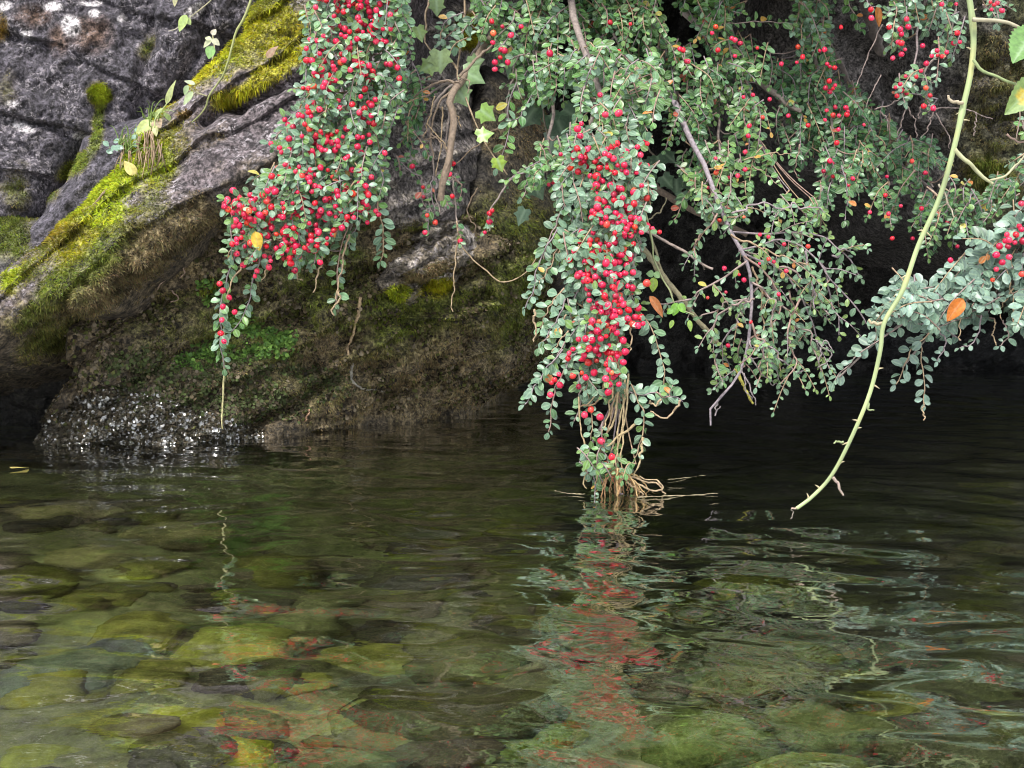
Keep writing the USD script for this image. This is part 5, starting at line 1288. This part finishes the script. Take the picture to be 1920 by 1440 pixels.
for k in range(56):
    x, y = (282, 225) if k < 20 else (238, 280)
    x += rng.normal(0, 9); y += rng.normal(0, 7)
    a = rng.normal(-1.2, .75); L = rng.uniform(22, 52)
    e = (x + math.cos(a) * L, y + math.sin(a) * L + 6); m = (x + math.cos(a) * L * .5, y + math.sin(a) * L * .75)
    Y = on_ridge(x, y)
    (v, f), c = strip([(x, y, Y), (*m, Y - .02), (*e, Y - .03)], None, .0013, (.24, .34, .10))
    part(t, 'blade', Mb().add(v, f, None, np.array(c) * rng.uniform(.7, 1.4)), 'blade')
for k in range(80):
    x, y = rng.uniform(228, 305), rng.uniform(240, 285)
    L = rng.uniform(35, 90); dx = rng.normal(-4, 8)
    Y = on_ridge(x, y)
    (v, f), c = strip([(x, y, Y), (x + dx * .5 + rng.normal(0, 4), y + L * .5, Y - .030), (x + dx, y + L, Y - .016)], None, .0012, (.36, .26, .17))
    part(t, 'straw', Mb().add(v, f, None, np.array(c) * rng.uniform(.55, 1.35)), 'blade')
for k in range(10):
    x, y = rng.uniform(192, 212), rng.uniform(352, 362)
    Y = on_ridge(x, y)
    (v, f), c = strip([(x, y, Y), (x - 18, y + 22 + rng.normal(0, 4), Y - .01), (x - 38 + rng.normal(0, 6), y + 42 + rng.normal(0, 5), Y - .004)], None, .0008, (.36, .28, .18))
    part(t, 'straw', Mb().add(v, f, None, np.array(c) * rng.uniform(.7, 1.3)), 'blade')

t = thing('leaf_rosette', 'pale yellow-green broad leaves sprouting from the grass tuft on the crest', 'plant')
for bp, tp, w, c in (((288, 226), (252, 250), 24, (.40, .46, .16)), ((292, 222), (302, 202), 14, (.40, .48, .18)), ((290, 226), (300, 238), 22, (.46, .34, .22)), ((290, 235), (292, 254), 12, (.46, .46, .20)), ((312, 195), (326, 150), 12, (.38, .42, .18)), ((334, 236), (318, 242), 8, (.44, .40, .28)), ((232, 300), (246, 322), 22, (.52, .46, .18)), ((320, 225), (308, 212), 10, (.30, .40, .14))):
    y = on_ridge(*bp) - .012
    v, f, st = px_leaf(bp, tp, (y, y - .012), wpx=w, wave=.03, seed=int(bp[0])); part(t, 'leaf', (v, f, st, np.tile(c, (len(v), 1))), 'broad_leaf')
part(t, 'stem', tube(Mb(), pxpath([(290, 240), (292, 222), (312, 195), (316, 180)], on_ridge(290, 240) - .012, 14), .0012, .0007, 5, (.34, .40, .16)), 'cane')
for name, lab, cs in (('small_rosette', 'small blue-green leaf rosette at the left edge of the mossy crest', [(205, 275), (212, 268), (198, 282), (218, 276), (208, 284), (224, 270)]), ('small_sprout', 'small blue-green sprout tucked under the pale broad leaf on the crest', [(258, 252), (266, 258), (254, 262), (268, 268), (250, 246)])):
    t = thing(name, lab, 'plant')
    for (x, y) in cs:
        yy = on_ridge(x, y) - .012
        a = rng.uniform(0, 6.3)
        V = leaf_verts(W(x, y, yy)[None], np.array([[math.cos(a), -.3, math.sin(a)]]), np.array([[0, -1, .5]]), np.array([.012]), .75)
        part(t, 'leaf', (V[0], LEAF_F, LEAF_ST, np.tile([.20, .32, .25], (13, 1))), 'leaf')
    part(t, 'stem', tube(Mb(), pxpath([(cs[0][0], cs[0][1] + 14), cs[0]], on_ridge(*cs[0]) - .006, 6), .001, .0006, 5, (.2, .25, .12)), 'cane')

# ---- ivy
t = thing('ivy_vine', 'pale green ivy vine trailing across the layered rock beside the berry branch', 'ivy')
for q in ([(870, -30, 2.12), (868, 60, 2.10), (858, 130, 2.06), (866, 165, 2.03), (880, 205, 2.0), (905, 260, 1.99), (935, 305, 1.98), (950, 330, 1.97)], [(805, -20, 2.14), (798, 40, 2.12), (800, 85, 2.10), (818, 110, 2.08)], [(858, 130, 2.06), (835, 105, 2.07), (815, 108, 2.07)]):
    part(t, 'stem', tube(Mb(), pxpath(q, None, 30, .004), .0018, .001, 6, (.30, .22, .14), .0002), 'bark')
for (x, y, s, a, Y, c) in ((782, 50, 30, 80, 2.06, (.26, .38, .12)), (818, 0, 30, 95, 2.10, (.22, .34, .12)), (825, 95, 42, 95, 2.04, (.30, .42, .16)), (815, 118, 34, 150, 2.04, (.27, .40, .13)), (868, 134, 46, 30, 2.02, (.22, .36, .14)), (855, 165, 42, 60, 2.01, (.26, .40, .15)), (900, 205, 36, 40, 1.98, (.26, .44, .08)), (895, 256, 32, 5, 1.97, (.28, .46, .07)), (932, 296, 28, 70, 1.96, (.32, .48, .05)), (880, 120, 30, -20, 2.03, (.22, .34, .14))):
    c0 = W(x, y, Y); v, f, st = ivy_leaf(c0, s / FPX * Y, a + rng.normal(0, 8), (rng.normal(0, .3), -1, .45 + rng.normal(0, .2)))
    part(t, 'leaf', (v, f, st, np.tile(np.array(c) * rng.uniform(.55, .85), (len(v), 1))), 'ivy_leaf')
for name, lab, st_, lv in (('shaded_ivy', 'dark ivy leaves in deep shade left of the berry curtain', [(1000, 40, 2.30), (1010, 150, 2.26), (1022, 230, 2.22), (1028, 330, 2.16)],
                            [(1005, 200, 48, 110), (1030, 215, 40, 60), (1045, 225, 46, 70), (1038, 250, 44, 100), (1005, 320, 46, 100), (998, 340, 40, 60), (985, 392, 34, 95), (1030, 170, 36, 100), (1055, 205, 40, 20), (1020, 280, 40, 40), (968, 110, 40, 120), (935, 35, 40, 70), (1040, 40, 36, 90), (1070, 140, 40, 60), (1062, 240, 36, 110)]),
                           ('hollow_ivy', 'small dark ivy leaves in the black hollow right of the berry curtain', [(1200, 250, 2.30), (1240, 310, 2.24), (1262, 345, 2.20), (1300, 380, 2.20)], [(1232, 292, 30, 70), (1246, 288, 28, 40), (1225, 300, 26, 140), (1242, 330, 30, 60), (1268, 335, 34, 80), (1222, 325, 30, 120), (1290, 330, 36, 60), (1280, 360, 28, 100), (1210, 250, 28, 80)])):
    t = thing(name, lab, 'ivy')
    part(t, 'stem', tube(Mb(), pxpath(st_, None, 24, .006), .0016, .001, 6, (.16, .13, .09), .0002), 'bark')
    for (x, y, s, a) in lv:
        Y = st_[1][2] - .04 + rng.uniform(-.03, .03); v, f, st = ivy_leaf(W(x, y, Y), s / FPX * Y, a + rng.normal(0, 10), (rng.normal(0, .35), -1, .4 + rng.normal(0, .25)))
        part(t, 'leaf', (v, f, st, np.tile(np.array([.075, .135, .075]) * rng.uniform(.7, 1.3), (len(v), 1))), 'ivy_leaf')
t = thing('clover_like_sprout', 'bright green rounded leaves on a thin shoot right of the berry curtain', 'plant')
part(t, 'stem', tube(Mb(), pxpath([(1210, 400), (1222, 440), (1228, 490), (1262, 560), (1270, 575), (1300, 590)], 1.86, 30, .003), .0014, .0008, 6, (.30, .34, .16)), 'cane')
for bp, tp, w, c in (((1226, 515), (1212, 512), 15, (.22, .38, .16)), ((1226, 512), (1238, 520), 14, (.24, .40, .16)), ((1226, 520), (1224, 548), 17, (.34, .48, .08)), ((1270, 568), (1262, 592), 18, (.20, .44, .06)), ((1272, 570), (1286, 586), 16, (.22, .46, .07)), ((1262, 580), (1250, 588), 12, (.2, .42, .08)), ((1262, 600), (1256, 616), 9, (.3, .46, .1)), ((1292, 600), (1296, 622), 10, (.3, .46, .1)), ((1235, 490), (1228, 478), 9, (.24, .36, .18))):
    v, f, st = px_leaf(bp, tp, 1.845, wpx=w); part(t, 'leaf', (v, f, st, np.tile(c, (len(v), 1))), 'broad_leaf')

# ---- sticks and limbs
def stick(name, label, cat, paths, tint, bump=.0006):
    t = thing(name, label, cat)
    for i, (q, r0, r1) in enumerate(paths):
        part(t, 'limb' if i == 0 else 'twig', tube(Mb(), pxpath(q, None, 26, .003), r0, r1, 9, tint, bump * min(1, r0 / .006)), 'bark')


stick('broken_stick', 'thick broken brown stick hanging down with a pale splintered end', 'stick', [([(935, 40, 2.12), (905, 95, 2.08), (885, 125, 2.04), (858, 160, 2.0), (846, 190, 1.98), (849, 230, 1.98), (842, 290, 1.97), (830, 345, 1.97), (826, 378, 1.97)], .0060, .0046), ([(858, 160, 2.0), (838, 150, 2.0), (800, 165, 2.01), (760, 195, 2.02)], .0022, .001), ([(852, 165, 1.99), (826, 190, 1.99), (808, 240, 2.0), (812, 300, 2.0)], .0018, .0009), ([(822, 255, 2.0), (800, 262, 2.0), (796, 258, 2.0)], .0011, .0006), ([(808, 250, 1.99), (828, 268, 1.99), (838, 285, 1.99)], .0012, .0006), ([(860, 145, 2.0), (895, 110, 2.0), (930, 75, 2.0)], .0024, .0012), ([(848, 155, 2.0), (880, 150, 1.99), (878, 175, 1.99)], .0012, .0006)], (.19, .14, .10))
stick('grey_limb', 'bare grey limb slanting behind the upper right leaves', 'branch', [([(1280, 20, 2.26), (1330, 70, 2.22), (1372, 122, 2.17), (1410, 145, 2.14), (1460, 182, 2.12), (1500, 210, 2.12)], .0062, .0042)], (.24, .20, .17))
stick('sunken_branch', 'dim brown branch leaning down through the black hollow', 'branch', [([(1100, 250, 2.40), (1200, 330, 2.34), (1280, 385, 2.30), (1350, 415, 2.28), (1400, 440, 2.28)], .0062, .0045), ([(1330, 400, 2.28), (1345, 380, 2.27)], .002, .001)], (.15, .11, .08))
stick('bare_twig', 'thin bare grey twig crossing the hollow right of the curtain', 'twig', [([(1180, 420, 1.98), (1225, 440, 1.96), (1280, 470, 1.94), (1335, 505, 1.93)], .0022, .0016), ([(1318, 494, 1.94), (1320, 505, 1.94)], .0008, .0005)], (.28, .22, .19))
stick('mossy_pole', 'straight olive-brown stick slanting down behind the airy fan branch', 'stick', [([(1180, 440, 1.98), (1215, 480, 1.97), (1275, 560, 1.96), (1345, 645, 1.95)], .0042, .0034), ([(1200, 360, 1.99), (1214, 410, 1.98), (1232, 480, 1.97), (1262, 555, 1.96)], .0020, .0016), ([(1262, 575, 1.96), (1310, 600, 1.96), (1335, 660, 1.95)], .0009, .0007), ([(1215, 412, 1.98), (1240, 395, 1.98), (1250, 370, 1.98)], .0012, .0008)], (.19, .17, .10))
stick('leaning_trunk', 'dark leaning stem behind the berry spray at the upper right', 'branch', [([(1600, -60, 2.34), (1625, 20, 2.32), (1640, 60, 2.31), (1655, 105, 2.30)], .0085, .0075)], (.10, .08, .07), .001)
stick('yellow_twig', 'yellow-barked twig dipping toward the water under the airy fan branch', 'twig', [([(1380, 690, 1.92), (1395, 720, 1.92), (1405, 745, 1.92), (1413, 758, 1.92)], .0026, .0014)], (.36, .33, .06))
t = thing('rock_root', 'pale crooked root clinging to the face of the brown mossy boulder', 'root')
BV = SURF['brown_mossy_boulder'][0]; _bk = cKDTree(np.stack(PX(BV), 1))
on_boulder = lambda x, y: float(BV[_bk.query((x, y))[1], 1])
for q, r, c in (([(676, 558), (672, 590), (664, 615), (656, 640), (652, 655), (655, 662), (648, 680)], .0030, (.44, .32, .19)), ([(662, 682), (658, 700), (664, 718), (680, 727), (712, 733), (722, 734)], .0024, (.26, .24, .20)), ([(580, 768), (576, 780), (572, 790)], .0014, (.40, .24, .15))):
    part(t, 'root', tube(Mb(), pxpath([(x, y, on_boulder(x, y) - .006) for x, y in q], None, 30, .004), r, r * .6, 7, c, .0005), 'bark')
t = thing('fine_roots', 'fine reddish rootlets creeping over the brown boulder under the ridge', 'root')
for q in ([(315, 470), (335, 474), (350, 468)], [(330, 475), (322, 470)], [(345, 500), (322, 515), (300, 535), (292, 545)], [(322, 545), (335, 560), (320, 568)], [(340, 498), (345, 512), (338, 520)], [(268, 385), (258, 398), (250, 402)]):
    part(t, 'root', tube(Mb(), pxpath([(x, y, on_boulder(x, y) - .008) for x, y in q], None, 16, .003), .0013, .0008, 5, (.34, .24, .18), .0002), 'bark')
t = thing('thin_creeper', 'wiry brown creeper looping down the shaded slope left of the curtain', 'creeper')
for q in ([(896, 352), (880, 375), (874, 395), (882, 415), (893, 425), (888, 438)], [(940, 232), (905, 262), (870, 290), (852, 310)]):
    part(t, 'stem', tube(Mb(), pxpath(q, 2.10, 30, .004), .0013, .0008, 5, (.25, .18, .12)), 'bark')

# ---- floating bits on the water
for q, lab in (([(1252, 901), (1290, 897), (1328, 892)], 'thin pale twig floating right of the curtain foot, farther from the camera'), ([(1196, 934), (1270, 931), (1346, 927)], 'thin pale twig floating right of the curtain foot, nearer the camera'), ([(1040, 922), (1065, 927), (1096, 928)], 'thin pale twig floating left of the curtain foot')):
    p = smooth([W(x, y, YW(y)) + [0, 0, .0012] for x, y in q], 16)
    tag(part(None, 'floating_twig', tube(Mb(), p, .0005, .0004, 5, (.30, .25, .15), .0002), 'bark'), lab, 'twig')
v, f, st = big_leaf(W(22, 882, YW(884)) + [0, 0, .003], W(54, 880, YW(878)) + [0, 0, .003], (0, 0, 1), .022, .1, .02)
tag(part(None, 'floating_leaf', (v, f, st, np.tile([.45, .36, .10], (len(v), 1))), 'dead_leaf'), 'small yellow leaf floating on the water near the left edge', 'leaf')

# ---- dead leaves caught in the branches
for bp, tp, Y, w, c, lab, k in (((478, 434), (486, 470), 1.845, 22, (.62, .42, .05), 'yellow dead leaf caught among the berries at the lower left', dict(wave=.05, fold=-.3)), ((1218, 555), (1246, 594), 1.80, 17, (.42, .15, .05), 'rust-brown dead leaf hanging beside the berry curtain', dict(curl=.2, fold=.5)), ((1806, 560), (1776, 602), 1.77, 28, (.55, .16, .02), 'bright orange dead leaf caught in the pale branch at the right', dict(wave=.04, fold=.4)),
                                ((1645, 12), (1650, 50), 2.02, 14, (.50, .18, .04), 'orange dead leaf behind the berry spray at the top', dict(fold=.4)), ((500, 108), (520, 84), 2.02, 14, (.32, .20, .13), 'dry brown leaf lying on the mossy ledge', dict(wave=.05)), ((255, 330), (232, 300), on_ridge(240, 310) - .03, 20, (.52, .44, .14), 'withered yellowish leaf lying on the straw of the grass tuft', dict(wave=.05))):
    v, f, st = px_leaf(bp, tp, Y, wpx=w, seed=int(bp[0]), **k)
    tag(part(None, 'dead_leaf', (v, f, st, np.tile(c, (len(v), 1))), 'dead_leaf'), lab, 'leaf')

# ---- liverworts and wet foot of the boulder
def plates(name, rname, sel, n, size, cols, label, mat, up=.5, cat='liverwort', jit=.55):
    v, f, amt, mcol, cover = SURF[rname]
    px, py = PX(v)
    w = sel(px, py, v)
    p, nn, i = sample_surface(rname, n, np.clip(w, 0, 1))
    N = norm(nn + rng.normal(0, jit, (n, 3)) + np.array([0, 0, up])); A = norm(rng.normal(0, 1, (n, 3)) + np.array([0, -.3, -.4]))
    L = size * rng.uniform(.5, 1.4, n)
    V = leaf_verts(p + nn * .002, A, N, L, .95, .2, .25)
    T = np.array(cols)[rng.integers(len(cols), size=n)] * rng.uniform(.6, 1.3, (n, 1))
    ff = (LEAF_F[None] + (np.arange(n) * 13)[:, None, None]).reshape(-1, 3)
    tag(part(None, name, (V.reshape(-1, 3), ff, None, np.repeat(T, 13, 0)), mat), label, cat, None, 'stuff')


def bl(*bs):
    return lambda px, py, v: np.maximum.reduce([blob(px, py, *b) for b in bs]) * (meshkit.fbm(v * 60, 3, 131) > .47)


plates('liverwort', 'brown_mossy_boulder', bl((450, 620, 34, 36, 0, .5), (505, 635, 46, 20, 0, .5), (375, 668, 45, 20, -15, .5), (460, 660, 50, 16, 0, .5), (390, 545, 20, 22, 0, .5), (530, 640, 20, 26, 0, .5)), 2600, .0065, [(.14, .26, .05), (.17, .30, .06), (.10, .20, .05)], 'bright green leafy liverwort patches on the boulder around the dangling strand', 'blade')
plates('dull_liverwort', 'brown_mossy_boulder', bl((420, 700, 130, 40, 0, .6), (330, 730, 140, 40, 0, .6), (560, 720, 90, 30, 0, .6), (470, 760, 110, 30, 0, .6), (250, 690, 60, 40, 0, .6)), 5200, .0058, [(.09, .12, .04), (.07, .09, .035), (.11, .10, .06)], 'dull olive liverwort crust low on the boulder above the wet foot', 'blade')
plates('matted_growth', 'brown_mossy_boulder', lambda px, py, v: (v[:, 2] > .02) * (px > 60) * (py < 840) * (px < 1080) * np.clip(meshkit.fbm(v * 24, 3, 137) * 6 - 2.8, .02, 1), 15000, .0062, [(.045, .034, .020), (.10, .075, .040), (.16, .125, .075), (.07, .075, .022), (.11, .12, .035), (.025, .020, .014), (.20, .165, .115)], 'crumbly brown and olive growth crusting the big boulder', 'blade', .1, 'moss')
plates('wet_liverwort', 'brown_mossy_boulder', lambda px, py, v: np.clip((.105 - np.abs(px - 230) / 3200 - .03 * (px > 520) - v[:, 2] + .05 * (meshkit.fbm(v * 16, 3, 133) - .5)) / .04, 0, 1) * (v[:, 2] > -.01) * (px > 60) * np.where(px < 600, 1, .5), 18000, .0062, [(.045, .038, .026), (.055, .046, .032), (.040, .038, .024), (.060, .048, .026)], 'glistening wet dark growth at the waterline of the boulder', 'wet_plate', .66, jit=.30)
